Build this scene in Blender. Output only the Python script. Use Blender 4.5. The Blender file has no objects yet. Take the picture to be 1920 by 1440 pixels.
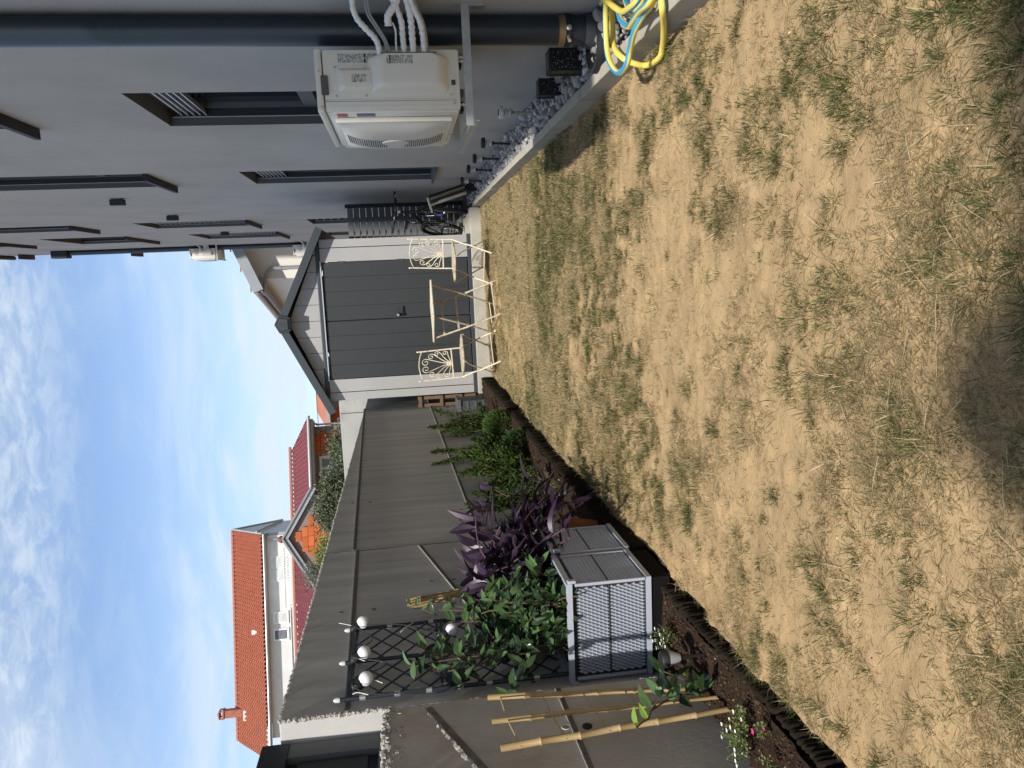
import bpy, bmesh, math, random
import numpy as np
from mathutils import Vector, Matrix
R = math.radians
random.seed(7); RNG = np.random.default_rng(11)
SC = bpy.context.scene; COL = SC.collection

# ------------------------------------------------------------------ camera
cam = bpy.data.objects.new('camera', bpy.data.cameras.new('camera')); COL.objects.link(cam)
cam.data.sensor_width = 36; cam.data.lens = 27; cam.data.clip_start = .05; cam.data.clip_end = 2000
c_right = Vector((0.98871, 0.13608, -0.06250)); c_down = Vector((-0.04314, -0.14152, -0.98899)); c_fwd = Vector((-0.14343, 0.98053, -0.13403))
_fix = c_fwd.normalized(); c_right = (c_right - _fix * c_right.dot(_fix)).normalized(); c_down = _fix.cross(c_right)
rot = Matrix((c_down, c_right, -_fix)).transposed()          # the phone was held sideways: picture-right is down
cam.matrix_world = Matrix.Translation((0, 0, 1.05)) @ rot.to_4x4()
SC.camera = cam

# ------------------------------------------------------------------ light
SUN_EL, SUN_AZ = 50.0, 1.5                                    # sun stands behind the camera, a touch to the right
w = bpy.data.worlds.new('World'); SC.world = w; w.use_nodes = True
nt = w.node_tree; nt.nodes.clear()
def wn(t, **k):
    n = nt.nodes.new(t)
    for a, b in k.items(): setattr(n, a, b)
    return n
L_ = nt.links.new
sky = wn('ShaderNodeTexSky', sky_type='NISHITA', sun_disc=False, sun_elevation=R(SUN_EL), sun_rotation=R(180 - SUN_AZ), altitude=60, air_density=1.0, dust_density=.4, ozone_density=3.0)
tc = wn('ShaderNodeTexCoord'); sep = wn('ShaderNodeSeparateXYZ'); L_(tc.outputs['Generated'], sep.inputs[0])
def wm(op, a, b=None, clamp=False):
    n = wn('ShaderNodeMath', operation=op, use_clamp=clamp)
    for i, v in enumerate((a, b)):
        if v is None: continue
        if isinstance(v, (int, float)): n.inputs[i].default_value = v
        else: L_(v, n.inputs[i])
    return n.outputs[0]
zc = wm('ADD', wm('MAXIMUM', sep.outputs[2], 0.0), .12)
px, py = wm('DIVIDE', sep.outputs[0], zc), wm('DIVIDE', sep.outputs[1], zc)
def comb(x, y, z=0.0):
    n = wn('ShaderNodeCombineXYZ'); L_(x, n.inputs[0]); L_(y, n.inputs[1]); n.inputs[2].default_value = z
    return n.outputs[0]
def wnoise(vec, scale, detail, rough, dist=0.0):
    n = wn('ShaderNodeTexNoise'); L_(vec, n.inputs['Vector'])
    n.inputs['Scale'].default_value = scale; n.inputs['Detail'].default_value = detail; n.inputs['Roughness'].default_value = rough; n.inputs['Distortion'].default_value = dist
    return n.outputs[0]
def wramp(fac, lo, hi):
    n = wn('ShaderNodeMapRange', interpolation_type='SMOOTHSTEP'); L_(fac, n.inputs[0]); n.inputs[1].default_value = lo; n.inputs[2].default_value = hi
    return n.outputs[0]
vec = comb(wm('MULTIPLY', px, .42), wm('ADD', py, wm('MULTIPLY', px, .16)), 3.4)
bands = wramp(wnoise(vec, 1.25, 7, .56, .45), .43, .64)
wisps = wramp(wnoise(comb(px, wm('MULTIPLY', py, 1.5), 8.1), 2.6, 9, .62, .8), .44, .72)
puff = wramp(wnoise(comb(wm('MULTIPLY', px, .8), py, 1.7), 15, 6, .62, .5), .36, .70)
high = wramp(sep.outputs[2], .345, .43)                       # mackerel sheet high up
lowc = wramp(sep.outputs[2], .37, .17)                        # cloud bank low down, thinning upwards
big = wramp(wnoise(comb(wm('MULTIPLY', px, .55), wm('MULTIPLY', py, .8), 5.2), 1.9, 9, .58, .7), .40, .62)
m = wm('MULTIPLY', lowc, wm('ADD', wm('MULTIPLY', big, .70), .27))
m = wm('ADD', m, wm('ADD', wm('MULTIPLY', bands, .30), wm('ADD', wm('MULTIPLY', wisps, .14), .05)))
m = wm('ADD', m, wm('MULTIPLY', wm('ADD', wm('MULTIPLY', puff, .50), .16), high), clamp=True)
m = wm('MINIMUM', m, .93)
bg = wn('ShaderNodeBackground'); out = wn('ShaderNodeOutputWorld')
SKY_S = .15
bg.inputs[1].default_value = SKY_S
mix = wn('ShaderNodeMix', data_type='RGBA'); L_(m, mix.inputs[0]); L_(sky.outputs[0], mix.inputs[6]); mix.inputs[7].default_value = (3.85, 4.4, 4.95, 1)
L_(mix.outputs[2], bg.inputs[0]); L_(bg.outputs[0], out.inputs[0])

sun = bpy.data.objects.new('sun', bpy.data.lights.new('sun', 'SUN')); COL.objects.link(sun)
sun.data.energy = 3.9; sun.data.angle = R(1.1); sun.data.color = (1, .95, .87)
s_dir = Vector((math.sin(R(SUN_AZ)) * math.cos(R(SUN_EL)), -math.cos(R(SUN_AZ)) * math.cos(R(SUN_EL)), math.sin(R(SUN_EL))))
sun.rotation_euler = s_dir.to_track_quat('Z', 'Y').to_euler()
SC.view_settings.view_transform = 'Standard'; SC.view_settings.look = 'None'; SC.view_settings.gamma = 1; SC.view_settings.exposure = 0.42; SC.view_settings.use_curve_mapping = False
SC.render.engine = 'CYCLES'; SC.cycles.max_bounces = 6; SC.cycles.use_denoising = True

# ------------------------------------------------------------------ materials
def M(name, col, rough=.6, metal=0.0, var=0.0, vs=4.0, bump=0.0, bs=120.0, scale=(1, 1, 1), spec=.5, tint=None, tint_s=3.0, tint_lo=.5, tint_hi=.7, bdist=.01, rand=0.0, attr=None, trans=0.0, coat=0.0, sss=0.0):
    m = bpy.data.materials.new(name); m.use_nodes = True; t = m.node_tree; p = t.nodes['Principled BSDF']
    p.inputs['Roughness'].default_value = rough; p.inputs['Metallic'].default_value = metal; p.inputs['Specular IOR Level'].default_value = spec
    p.inputs['Coat Weight'].default_value = coat
    col = (*col, 1) if len(col) == 3 else col
    p.inputs['Base Color'].default_value = col
    tcn = t.nodes.new('ShaderNodeTexCoord'); mp = t.nodes.new('ShaderNodeMapping'); mp.inputs['Scale'].default_value = scale
    t.links.new(tcn.outputs['Object'], mp.inputs[0])
    cur = None
    if attr:
        a = t.nodes.new('ShaderNodeVertexColor'); a.layer_name = attr; cur = a.outputs[0]
    def mixn(mode, f, A, B):
        n = t.nodes.new('ShaderNodeMix'); n.data_type = 'RGBA'; n.blend_type = mode
        for i, v in ((0, f), (6, A), (7, B)):
            if isinstance(v, (int, float)): n.inputs[i].default_value = v
            elif isinstance(v, tuple): n.inputs[i].default_value = v
            else: t.links.new(v, n.inputs[i])
        return n.outputs[2]
    def noise(s, d=5, r=.6, vecin=None):
        n = t.nodes.new('ShaderNodeTexNoise'); n.inputs['Scale'].default_value = s; n.inputs['Detail'].default_value = d; n.inputs['Roughness'].default_value = r
        t.links.new(vecin or mp.outputs[0], n.inputs['Vector']); return n.outputs[0]
    def ramp(f, lo, hi, a=0.0, b=1.0):
        n = t.nodes.new('ShaderNodeMapRange'); t.links.new(f, n.inputs[0])
        for i, v in ((1, lo), (2, hi), (3, a), (4, b)): n.inputs[i].default_value = v
        return n.outputs[0]
    if tint:
        f = ramp(noise(tint_s, 6, .65), tint_lo, tint_hi)
        cur = mixn('MIX', f, cur or col, (*tint, 1))
    if var:
        f = ramp(noise(vs, 6, .65), .28, .72, 1 - var, 1 + var)
        cb = t.nodes.new('ShaderNodeCombineColor')
        for i in range(3): t.links.new(f, cb.inputs[i])
        cur = mixn('MULTIPLY', 1.0, cur or col, cb.outputs[0])
    if rand:
        oi = t.nodes.new('ShaderNodeObjectInfo'); f = ramp(oi.outputs['Random'], 0, 1, 1 - rand, 1 + rand)
        cb = t.nodes.new('ShaderNodeCombineColor')
        for i in range(3): t.links.new(f, cb.inputs[i])
        cur = mixn('MULTIPLY', 1.0, cur or col, cb.outputs[0])
    if cur is not None: t.links.new(cur, p.inputs['Base Color'])
    if bump:
        b = t.nodes.new('ShaderNodeBump'); b.inputs['Strength'].default_value = bump; b.inputs['Distance'].default_value = bdist
        t.links.new(noise(bs, 4, .7), b.inputs['Height']); t.links.new(b.outputs[0], p.inputs['Normal'])
    if trans:                                                    # thin leaf: some light comes through
        tr = t.nodes.new('ShaderNodeBsdfTranslucent'); ms = t.nodes.new('ShaderNodeMixShader'); ms.inputs[0].default_value = trans
        if cur is not None: t.links.new(cur, tr.inputs[0])
        else: tr.inputs[0].default_value = col
        t.links.new(p.outputs[0], ms.inputs[1]); t.links.new(tr.outputs[0], ms.inputs[2]); t.links.new(ms.outputs[0], t.nodes['Material Output'].inputs[0])
    return m

MT = dict(
    plaster=M('grey plaster', (.405, .392, .370), .9, var=.08, vs=.9, tint=(.345, .332, .31), tint_s=.7, tint_lo=.45, tint_hi=.75, bump=.6, bs=150, bdist=.005, spec=.2),
    anth=M('anthracite metal', (.024, .028, .034), .6, var=.12, vs=2, spec=.25),
    anth_l=M('anthracite sheet', (.085, .094, .102), .62, var=.1, vs=3),
    pipe=M('downpipe paint', (.020, .029, .040), .33, var=.08, vs=2),
    glass=M('dark glass', (.012, .015, .019), .06, spec=.8),
    alu=M('pale aluminium', (.48, .51, .55), .35, metal=.3),
    galv=M('galvanised steel', (.48, .50, .50), .42, metal=.75, var=.18, vs=14),
    concrete=M('cast concrete', (.48, .474, .458), .9, var=.19, vs=1.7, bump=.3, bs=70, scale=(1, 4.5, .35), spec=.2, tint=(.36, .355, .342), tint_s=2.6, tint_lo=.5, tint_hi=.78, bdist=.006),
    concrete_b=M('stained concrete', (.45, .432, .40), .9, var=.16, vs=2.2, bump=.35, bs=60, scale=(1, 1, .7), spec=.2, tint=(.33, .28, .215), tint_s=3.2, tint_lo=.47, tint_hi=.72, bdist=.006),
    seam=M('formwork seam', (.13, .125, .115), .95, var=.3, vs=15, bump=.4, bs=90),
    seam_l=M('formwork lip', (.30, .29, .265), .95, var=.2, vs=25, bump=.5, bs=90),
    mortar=M('rough mortar', (.42, .40, .365), .95, var=.25, vs=30, bump=.8, bs=60),
    kerb=M('kerb concrete', (.40, .37, .30), .92, var=.14, vs=9, bump=.3, bs=200, rand=.06),
    slab=M('slab concrete', (.42, .40, .35), .92, var=.16, vs=6, bump=.3, bs=120),
    soil=M('sandy soil', (.43, .303, .163), .97, var=.14, vs=5, bump=.55, bs=130, spec=.1, tint=(.335, .235, .128), tint_s=3.4, tint_lo=.46, tint_hi=.70, bdist=.012),
    cut=M('soil cut', (.20, .13, .068), .97, var=.3, vs=14, bump=1, bs=60, spec=.1),
    bed=M('planting soil', (.045, .029, .019), .97, var=.45, vs=26, bump=1, bs=75, spec=.12, bdist=.02),
    crumb=M('soil crumb', (.056, .037, .025), .97, attr='Col', bump=.6, bs=150, spec=.1),
    gravelm=M('grey gravel', (.2, .2, .22), .8, attr='Col', var=.3, vs=30, bump=.5, bs=60, spec=.3),
    gravel_b=M('gravel bed', (.06, .06, .065), .9, var=.4, vs=40),
    pebble=M('pale pebble', (.6, .55, .45), .8, attr='Col', spec=.2),
    blade=M('grass blade', (.2, .2, .05), .7, attr='Col', spec=.15, trans=.34),
    log=M('dark edging log', (.020, .016, .011), .95, spec=.1, var=.35, vs=20, scale=(4, 4, 1), bump=.5, bs=60, rand=.3),
    shed_g=M('pale grey resin', (.365, .36, .355), .62, var=.05, vs=4, bump=.12, bs=220),
    shed_d=M('dark grey resin', (.027, .031, .034), .55, var=.1, vs=7, bump=.3, bs=60, scale=(8, 8, .7), bdist=.004),
    shed_t=M('slate grey trim', (.033, .042, .051), .5, var=.06, vs=4),
    cream=M('cream painted iron', (.70, .64, .49), .5, var=.10, vs=25, tint=(.40, .24, .12), tint_s=20, tint_lo=.55, tint_hi=.68),
    cream_t=M('weathered cream paint', (.50, .44, .32), .6, var=.15, vs=22, tint=(.24, .14, .07), tint_s=16, tint_lo=.52, tint_hi=.66),
    acw=M('ac ivory enamel', (.70, .67, .59), .42, var=.02, vs=4, coat=.05),
    acg=M('ac grille ivory', (.62, .595, .53), .5),
    black=M('black plastic', (.012, .013, .014), .62, var=.1, vs=9),
    rubber=M('black rubber', (.014, .014, .014), .8, var=.2, vs=30),
    blackgl=M('black enamel', (.010, .011, .013), .25),
    chrome=M('polished metal', (.62, .63, .65), .22, metal=1),
    blue=M('blue enamel', (.035, .05, .32), .3),
    tape=M('white pipe wrap', (.80, .79, .75), .65, var=.08, vs=40, bump=.6, bs=45, bdist=.006),
    cable=M('grey cable', (.30, .31, .31), .5),
    printm=M('label print', (.62, .60, .53), .6, tint=(.20, .20, .19), tint_s=230, tint_lo=.46, tint_hi=.54, scale=(.35, 1, 1)),
    red=M('red sticker', (.42, .07, .08), .5, var=.3, vs=90), bluel=M('blue sticker', (.10, .14, .26), .5, var=.25, vs=60),
    yhose=M('yellow hose', (.80, .64, .115), .45, var=.06, vs=14), bhose=M('blue hose stripe', (.035, .30, .55), .45),
    globe=M('white globe', (.82, .81, .86), .25), clear=M('frosted plastic', (.55, .56, .55), .3),
    planter=M('rattan resin', (.40, .43, .50), .36, var=.06, vs=8), planter_d=M('planter core', (.02, .023, .028), .7),
    solar=M('solar cell', (.008, .010, .016), .25, var=.2, vs=60),
    bamboo=M('bamboo cane', (.36, .255, .12), .5, var=.22, vs=10, scale=(4, 4, .6), tint=(.25, .13, .05), tint_s=14, tint_lo=.58, tint_hi=.72),
    stick=M('cane stick', (.42, .32, .17), .6),
    tie=M('cable tie', (.72, .72, .68), .4),
    trell=M('trellis steel', (.020, .027, .042), .38),
    jas=M('jasmine leaf', (.055, .105, .036), .20, var=.35, vs=40, rand=.75, trans=.14, spec=.55), jas_y=M('young leaf', (.20, .34, .05), .28, rand=.3, trans=.3),
    purp=M('purple heart leaf', (.030, .013, .033), .40, spec=.45, var=.3, vs=18, rand=.45, trans=.12), purp_s=M('purple stem', (.10, .05, .08), .5),
    stem=M('brown stem', (.10, .065, .035), .8), gstem=M('green stem', (.07, .10, .03), .7),
    conif=M('juniper green', (.055, .13, .018), .7, attr='Col', trans=.15, spec=.2), olive=M('olive leaf', (.07, .09, .045), .6, attr='Col', trans=.2),
    petal=M('white petal', (.75, .75, .70), .6), pink=M('pink petal', (.75, .06, .25), .5), yel=M('yellow leaf', (.55, .45, .03), .5),
    tileO=M('orange roof tile', (.40, .135, .075), .75, var=.2, vs=2.5), tileR=M('wine roof tile', (.20, .045, .050), .6, var=.2, vs=4),
    tileE=M('ridge tile', (.42, .17, .11), .75, var=.2, vs=4),
    brickm=M('hollow clay block', (.50, .125, .035), .85, rand=.18, var=.12, vs=12), blockg=M('grey block', (.22, .19, .17), .9, rand=.1),
    joint=M('block mortar', (.42, .38, .33), .95, var=.2, vs=20),
    white=M('white render', (.62, .61, .58), .9, var=.07, vs=1.2), wpaint=M('white paint', (.78, .78, .76), .5),
    creamw=M('cream render', (.72, .69, .62), .9, var=.04, vs=2), fasc=M('grey fascia', (.30, .335, .36), .5, var=.08, vs=3),
    gut=M('zinc gutter', (.34, .35, .35), .4, metal=.4), wood=M('weathered wood', (.15, .095, .055), .85, var=.35, vs=9, scale=(2, 2, 12)),
    chim=M('chimney brick', (.33, .12, .075), .9, var=.35, vs=8), wire=M('black wire', (.03, .03, .03), .6), dgrey=M('dark grey plastic', (.05, .054, .058), .6, var=.2, vs=8),
    terra=M('terracotta', (.28, .11, .045), .85, var=.3, vs=9),
)
def lanternmat():
    m = M('pierced black metal', (.008, .008, .009), .45); t = m.node_tree; p = t.nodes['Principled BSDF']
    tcn = t.nodes.new('ShaderNodeTexCoord'); v = t.nodes.new('ShaderNodeTexVoronoi'); v.inputs['Scale'].default_value = 95; v.inputs['Randomness'].default_value = .9
    t.links.new(tcn.outputs['Object'], v.inputs['Vector']); mr = t.nodes.new('ShaderNodeMapRange'); mr.inputs[1].default_value = .26; mr.inputs[2].default_value = .18
    t.links.new(v.outputs[0], mr.inputs[0]); mx = t.nodes.new('ShaderNodeMix'); mx.data_type = 'RGBA'; t.links.new(mr.outputs[0], mx.inputs[0])
    mx.inputs[6].default_value = (.008, .008, .009, 1); mx.inputs[7].default_value = (.45, .46, .48, 1); t.links.new(mx.outputs[2], p.inputs['Base Color']); return m
MT['lantern'] = lanternmat()

# ------------------------------------------------------------------ geometry helpers
class MB:
    def __init__(s): s.v = []; s.f = []; s.m = []
    def add(s, vs, fs, mi=0):
        b = len(s.v); s.v += [tuple(p) for p in vs]; s.f += [tuple(b + i for i in f) for f in fs]; s.m += [mi] * len(fs); return s
    def box(s, x0, x1, y0, y1, z0, z1, mi=0):
        return s.add([(x, y, z) for x in (x0, x1) for y in (y0, y1) for z in (z0, z1)],
                     [(0, 1, 3, 2), (4, 6, 7, 5), (0, 4, 5, 1), (2, 3, 7, 6), (0, 2, 6, 4), (1, 5, 7, 3)], mi)
    def bevbox(s, x0, x1, y0, y1, z0, z1, b=.01, mi=0):
        bm = bmesh.new(); bmesh.ops.create_cube(bm, size=1)
        for v in bm.verts: v.co = Vector(((x0 + x1) / 2 + v.co.x * (x1 - x0), (y0 + y1) / 2 + v.co.y * (y1 - y0), (z0 + z1) / 2 + v.co.z * (z1 - z0)))
        bmesh.ops.bevel(bm, geom=bm.edges[:], offset=b, segments=2, affect='EDGES', profile=.6)
        bm.verts.index_update(); s.add([v.co for v in bm.verts], [[v.index for v in f.verts] for f in bm.faces], mi); bm.free(); return s
    def obox(s, c, ex, ey, ez, mi=0):        # oriented box: centre + three half-extent vectors
        c, ex, ey, ez = Vector(c), Vector(ex), Vector(ey), Vector(ez)
        return s.add([c + ex * a + ey * b + ez * d for a in (-1, 1) for b in (-1, 1) for d in (-1, 1)],
                     [(0, 1, 3, 2), (4, 6, 7, 5), (0, 4, 5, 1), (2, 3, 7, 6), (0, 2, 6, 4), (1, 5, 7, 3)], mi)
    def bar(s, a, b, wx, wz, up=(0, 0, 1), mi=0):
        a, b = Vector(a), Vector(b); d = (b - a).normalized(); u = Vector(up); x = d.cross(u)
        if x.length < 1e-4: x = d.cross(Vector((1, 0, 0)))
        x.normalize(); u = x.cross(d)
        return s.obox((a + b) / 2, x * wx / 2, (b - a) / 2, u * wz / 2, mi)
    def tube(s, pts, r, n=8, closed=False, caps=True, mis=None, twist0=0.0):
        P = [Vector(p) for p in pts]; N = len(P)
        rr = r if hasattr(r, '__len__') else [r] * N
        T = []
        for i in range(N):
            a = P[(i - 1) % N] if (closed or i > 0) else P[0]; b = P[(i + 1) % N] if (closed or i < N - 1) else P[-1]
            t = b - a; T.append(t.normalized() if t.length > 1e-9 else Vector((0, 0, 1)))
        u = T[0].orthogonal().normalized(); base = len(s.v)
        for i in range(N):
            u = (u - T[i] * u.dot(T[i]))
            u = u.normalized() if u.length > 1e-6 else T[i].orthogonal().normalized()
            w_ = T[i].cross(u)
            for k in range(n):
                an = 2 * math.pi * k / n + twist0; s.v.append(tuple(P[i] + (u * math.cos(an) + w_ * math.sin(an)) * rr[i]))
        for i in range(N if closed else N - 1):
            j = (i + 1) % N
            for k in range(n):
                k2 = (k + 1) % n; s.f.append((base + i * n + k, base + i * n + k2, base + j * n + k2, base + j * n + k)); s.m.append(mis[k] if mis else 0)
        if caps and not closed:
            s.f.append(tuple(base + k for k in range(n))[::-1]); s.m.append(0); s.f.append(tuple(base + (N - 1) * n + k for k in range(n))); s.m.append(0)
        return s
    def lathe(s, prof, c=(0, 0, 0), n=16, axis=(0, 0, 1), mi=0):      # prof: (radius, height)
        a = Vector(axis).normalized(); u = a.orthogonal().normalized(); w_ = a.cross(u); c = Vector(c); base = len(s.v)
        for (r, h) in prof:
            for k in range(n):
                an = 2 * math.pi * k / n; s.v.append(tuple(c + a * h + (u * math.cos(an) + w_ * math.sin(an)) * r))
        for i in range(len(prof) - 1):
            for k in range(n):
                k2 = (k + 1) % n; s.f.append((base + i * n + k, base + i * n + k2, base + (i + 1) * n + k2, base + (i + 1) * n + k)); s.m.append(mi)
        s.f.append(tuple(base + k for k in range(n))[::-1]); s.m.append(mi); s.f.append(tuple(base + (len(prof) - 1) * n + k for k in range(n))); s.m.append(mi)
        return s
    def prism(s, poly, d, mi=0):              # polygon points + extrude vector
        d = Vector(d); n = len(poly); P = [Vector(p) for p in poly]
        return s.add(P + [p + d for p in P], [tuple(range(n))[::-1], tuple(range(n, 2 * n))] + [(i, (i + 1) % n, n + (i + 1) % n, n + i) for i in range(n)], mi)
    def grid(s, fn, nu, nv, mi=0):
        vs = [fn(i / nu, j / nv) for i in range(nu + 1) for j in range(nv + 1)]
        return s.add(vs, [(i * (nv + 1) + j, (i + 1) * (nv + 1) + j, (i + 1) * (nv + 1) + j + 1, i * (nv + 1) + j + 1) for i in range(nu) for j in range(nv)], mi)
    def mesh(s, name, mats, off=(0, 0, 0), smooth=False):
        me = bpy.data.meshes.new(name); o = Vector(off)
        me.from_pydata([tuple(Vector(p) - o) for p in s.v], [], s.f)
        mats = mats if isinstance(mats, (list, tuple)) else [mats]
        for m in mats: me.materials.append(MT[m] if isinstance(m, str) else m)
        if len(mats) > 1: me.polygons.foreach_set('material_index', s.m)
        if smooth: me.polygons.foreach_set('use_smooth', [True] * len(me.polygons))
        bm = bmesh.new(); bm.from_mesh(me); bmesh.ops.recalc_face_normals(bm, faces=bm.faces[:]); bm.to_mesh(me); bm.free()
        if smooth:
            try: me.set_sharp_from_angle(angle=R(42))
            except Exception: pass
        me.update(); return me
def wloc(o):
    p = Vector((0, 0, 0))
    while o is not None: p += o.location; o = o.parent
    return p
def tag(o, label=None, cat=None, group=None, kind=None):
    if label: o['label'] = label
    if cat: o['category'] = cat
    if group: o['group'] = group
    if kind: o['kind'] = kind
    return o
def thing(name, label, cat, loc=(0, 0, 0), group=None):
    o = bpy.data.objects.new(name, None); o.empty_display_size = .1; COL.objects.link(o); o.location = loc
    return tag(o, label, cat, group)
def part(name, mb, mats, parent, smooth=False, label=None, kind=None):
    """mb is in scene metres (its thing unrotated); becomes a child mesh of parent"""
    o = bpy.data.objects.new(name, mb.mesh(name, mats, wloc(parent) if parent else (0, 0, 0), smooth)); COL.objects.link(o)
    if parent: o.parent = parent
    return tag(o, label=label, kind=kind)
def solid(name, mb, mats, label, cat, group=None, smooth=False):
    c = Vector((0, 0, 0))
    for p in mb.v: c += Vector(p)
    c /= len(mb.v); c.z = min(p[2] for p in mb.v)
    o = bpy.data.objects.new(name, mb.mesh(name, mats, c, smooth)); o.location = c; COL.objects.link(o)
    return tag(o, label, cat, group)
def struct(name, mb, mats, smooth=False, kind='structure'):
    o = bpy.data.objects.new(name, mb.mesh(name, mats, (0, 0, 0), smooth)); COL.objects.link(o); return tag(o, kind=kind)
def inst(name, me, parent, loc, rotm=None, scale=1.0):
    o = bpy.data.objects.new(name, me); COL.objects.link(o); o.parent = parent
    mtx = Matrix.Translation(Vector(loc) - wloc(parent))
    if rotm is not None: mtx = mtx @ rotm.to_4x4()
    o.matrix_local = mtx @ Matrix.Diagonal((scale, scale, scale, 1)) if not hasattr(scale, '__len__') else mtx @ Matrix.Diagonal((*scale, 1))
    return o
def copy_tree(o, parent=None):
    c = o.copy(); COL.objects.link(c)
    if parent: c.parent = parent
    for ch in list(o.children): copy_tree(ch, c)
    return c
def bigmesh(name, V, F4=None, F3=None, col=None, mat=None, kind='stuff', parent=None, smooth=False):
    me = bpy.data.meshes.new(name); nv = len(V)
    parts_ = [(f, k) for f, k in ((F4, 4), (F3, 3)) if f is not None and len(f)]
    nl = sum(f.size for f, k in parts_); npg = sum(len(f) for f, k in parts_)
    me.vertices.add(nv); me.vertices.foreach_set('co', V.astype(np.float32).ravel()); me.loops.add(nl); me.polygons.add(npg)
    me.loops.foreach_set('vertex_index', np.concatenate([f.ravel() for f, k in parts_]).astype(np.int32))
    tot = np.concatenate([np.full(len(f), k) for f, k in parts_]); st = np.concatenate([[0], np.cumsum(tot)[:-1]])
    me.polygons.foreach_set('loop_start', st.astype(np.int32))
    if smooth: me.polygons.foreach_set('use_smooth', np.ones(npg, bool))
    if col is not None:
        a = me.color_attributes.new('Col', 'FLOAT_COLOR', 'POINT'); c4 = np.ones((nv, 4), np.float32); c4[:, :3] = col; a.data.foreach_set('color', c4.ravel())
    me.update(calc_edges=True); me.validate(); me.materials.append(MT[mat])
    o = bpy.data.objects.new(name, me); COL.objects.link(o)
    if kind: o['kind'] = kind
    if parent:
        o.parent = parent; o.matrix_local = Matrix.Translation(-wloc(parent))
    return o
def vnoise(x, y, f, seed=0):                      # value noise, numpy
    x = np.asarray(x, float) * f + seed * 17.3; y = np.asarray(y, float) * f + seed * 9.1
    xi, yi = np.floor(x).astype(np.int64), np.floor(y).astype(np.int64); xf, yf = x - xi, y - yi
    h = lambda a, b: (np.sin(a * 127.1 + b * 311.7 + seed * 3.7) * 43758.5453) % 1.0
    u, v = xf * xf * (3 - 2 * xf), yf * yf * (3 - 2 * yf)
    return (h(xi, yi) * (1 - u) + h(xi + 1, yi) * u) * (1 - v) + (h(xi, yi + 1) * (1 - u) + h(xi + 1, yi + 1) * u) * v
def fbm(x, y, f, seed=0, o=4):
    x = np.asarray(x, float); y = np.asarray(y, float); a = [.6 + 1.1 * i + seed * .37 for i in range(o)]
    return sum(vnoise(x * math.cos(a[i]) - y * math.sin(a[i]), x * math.sin(a[i]) + y * math.cos(a[i]), f * 2 ** i, seed + i) * .5 ** i for i in range(o)) / sum(.5 ** i for i in range(o))
def catmull(P, n=8, closed=False):
    P = [Vector(p) for p in P]; o = []; N = len(P)
    for i in range(N if closed else N - 1):
        g = lambda k: P[k % N] if closed else P[min(max(k, 0), N - 1)]
        a, b, c, d = g(i - 1), g(i), g(i + 1), g(i + 2)
        for k in range(n):
            t = k / n; o.append(.5 * ((2 * b) + (c - a) * t + (2 * a - 5 * b + 4 * c - d) * t * t + (3 * b - a - 3 * c + d) * t ** 3))
    if not closed: o.append(P[-1])
    return o
# parts 2.. are appended below

# ================================================================== THE GROUND
def lawn_z(x, y):
    x = np.asarray(x, float); y = np.asarray(y, float)
    z = -.05 * np.clip((y - 5) / 5, 0, 1) * np.clip((.8 - x) / 2.2, 0, 1)
    z = z + np.maximum(fbm(x, y, 16, 14, 3) - .62, 0) * .045 + (fbm(x, y, 2.2, 3) - .5) * .030 + (fbm(x, y, 9, 5) - .5) * .014 + (fbm(x, y, 34, 8, 3) - .5) * .009
    return z
def lawn_edge(y):                                   # ragged left border of the lawn
    return -1.305 + (vnoise(y, y * 0, 3.1, 4) - .5) * .05 + (vnoise(y, y * 0, 13, 6) - .5) * .03
xs = np.linspace(0, 1, 150); ys = np.concatenate([np.linspace(-4, .9, 14)[:-1], np.linspace(.9, 4, 250)[:-1], np.linspace(4, 10.05, 260)])
XX, YY = np.meshgrid(xs, ys); E0 = lawn_edge(YY); XX = E0 + (.875 - E0) * XX
ZZ = lawn_z(XX, YY)
V = np.stack([XX, YY, ZZ], -1).reshape(-1, 3); ny, nx = XX.shape
idx = np.arange(ny * nx).reshape(ny, nx); F4 = np.stack([idx[:-1, :-1], idx[:-1, 1:], idx[1:, 1:], idx[1:, :-1]], -1).reshape(-1, 4)
bigmesh('lawn_soil', V, F4, mat='soil', kind='structure', smooth=True)
edge = V.reshape(ny, nx, 3)[:, 0]; low = edge.copy(); low[:, 2] -= .16; low[:, 0] += .006 + .012 * np.sin(edge[:, 1] * 40)
Vc = np.concatenate([edge - [0.001, 0, 0.001], low]); n_ = len(edge); i_ = np.arange(n_ - 1)
bigmesh('lawn_edge_cut', Vc, np.stack([i_, i_ + 1, n_ + i_ + 1, n_ + i_], -1), mat='cut', kind='structure')
g = MB(); g.add([(-400, -200, -.16), (400, -200, -.16), (400, 700, -.16), (-400, 700, -.16)], [(0, 1, 2, 3)]); struct('ground', g, 'cut')

# kerb of cast concrete stones between lawn and gravel
kerb = bpy.data.objects.new('kerb', None); COL.objects.link(kerb); tag(kerb, kind='structure')
kb = MB().bevbox(-.0275, .0275, -.4955, .4955, -.15, .102, .005); kme = kb.mesh('kerb_stone', 'kerb')
for i in range(13):
    inst('kerb_stone', kme, kerb, (.877 + random.uniform(-.002, .002), -2.55 + i, random.uniform(-.003, .003)), Matrix.Rotation(random.uniform(-.002, .002), 3, 'Z'))

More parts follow.
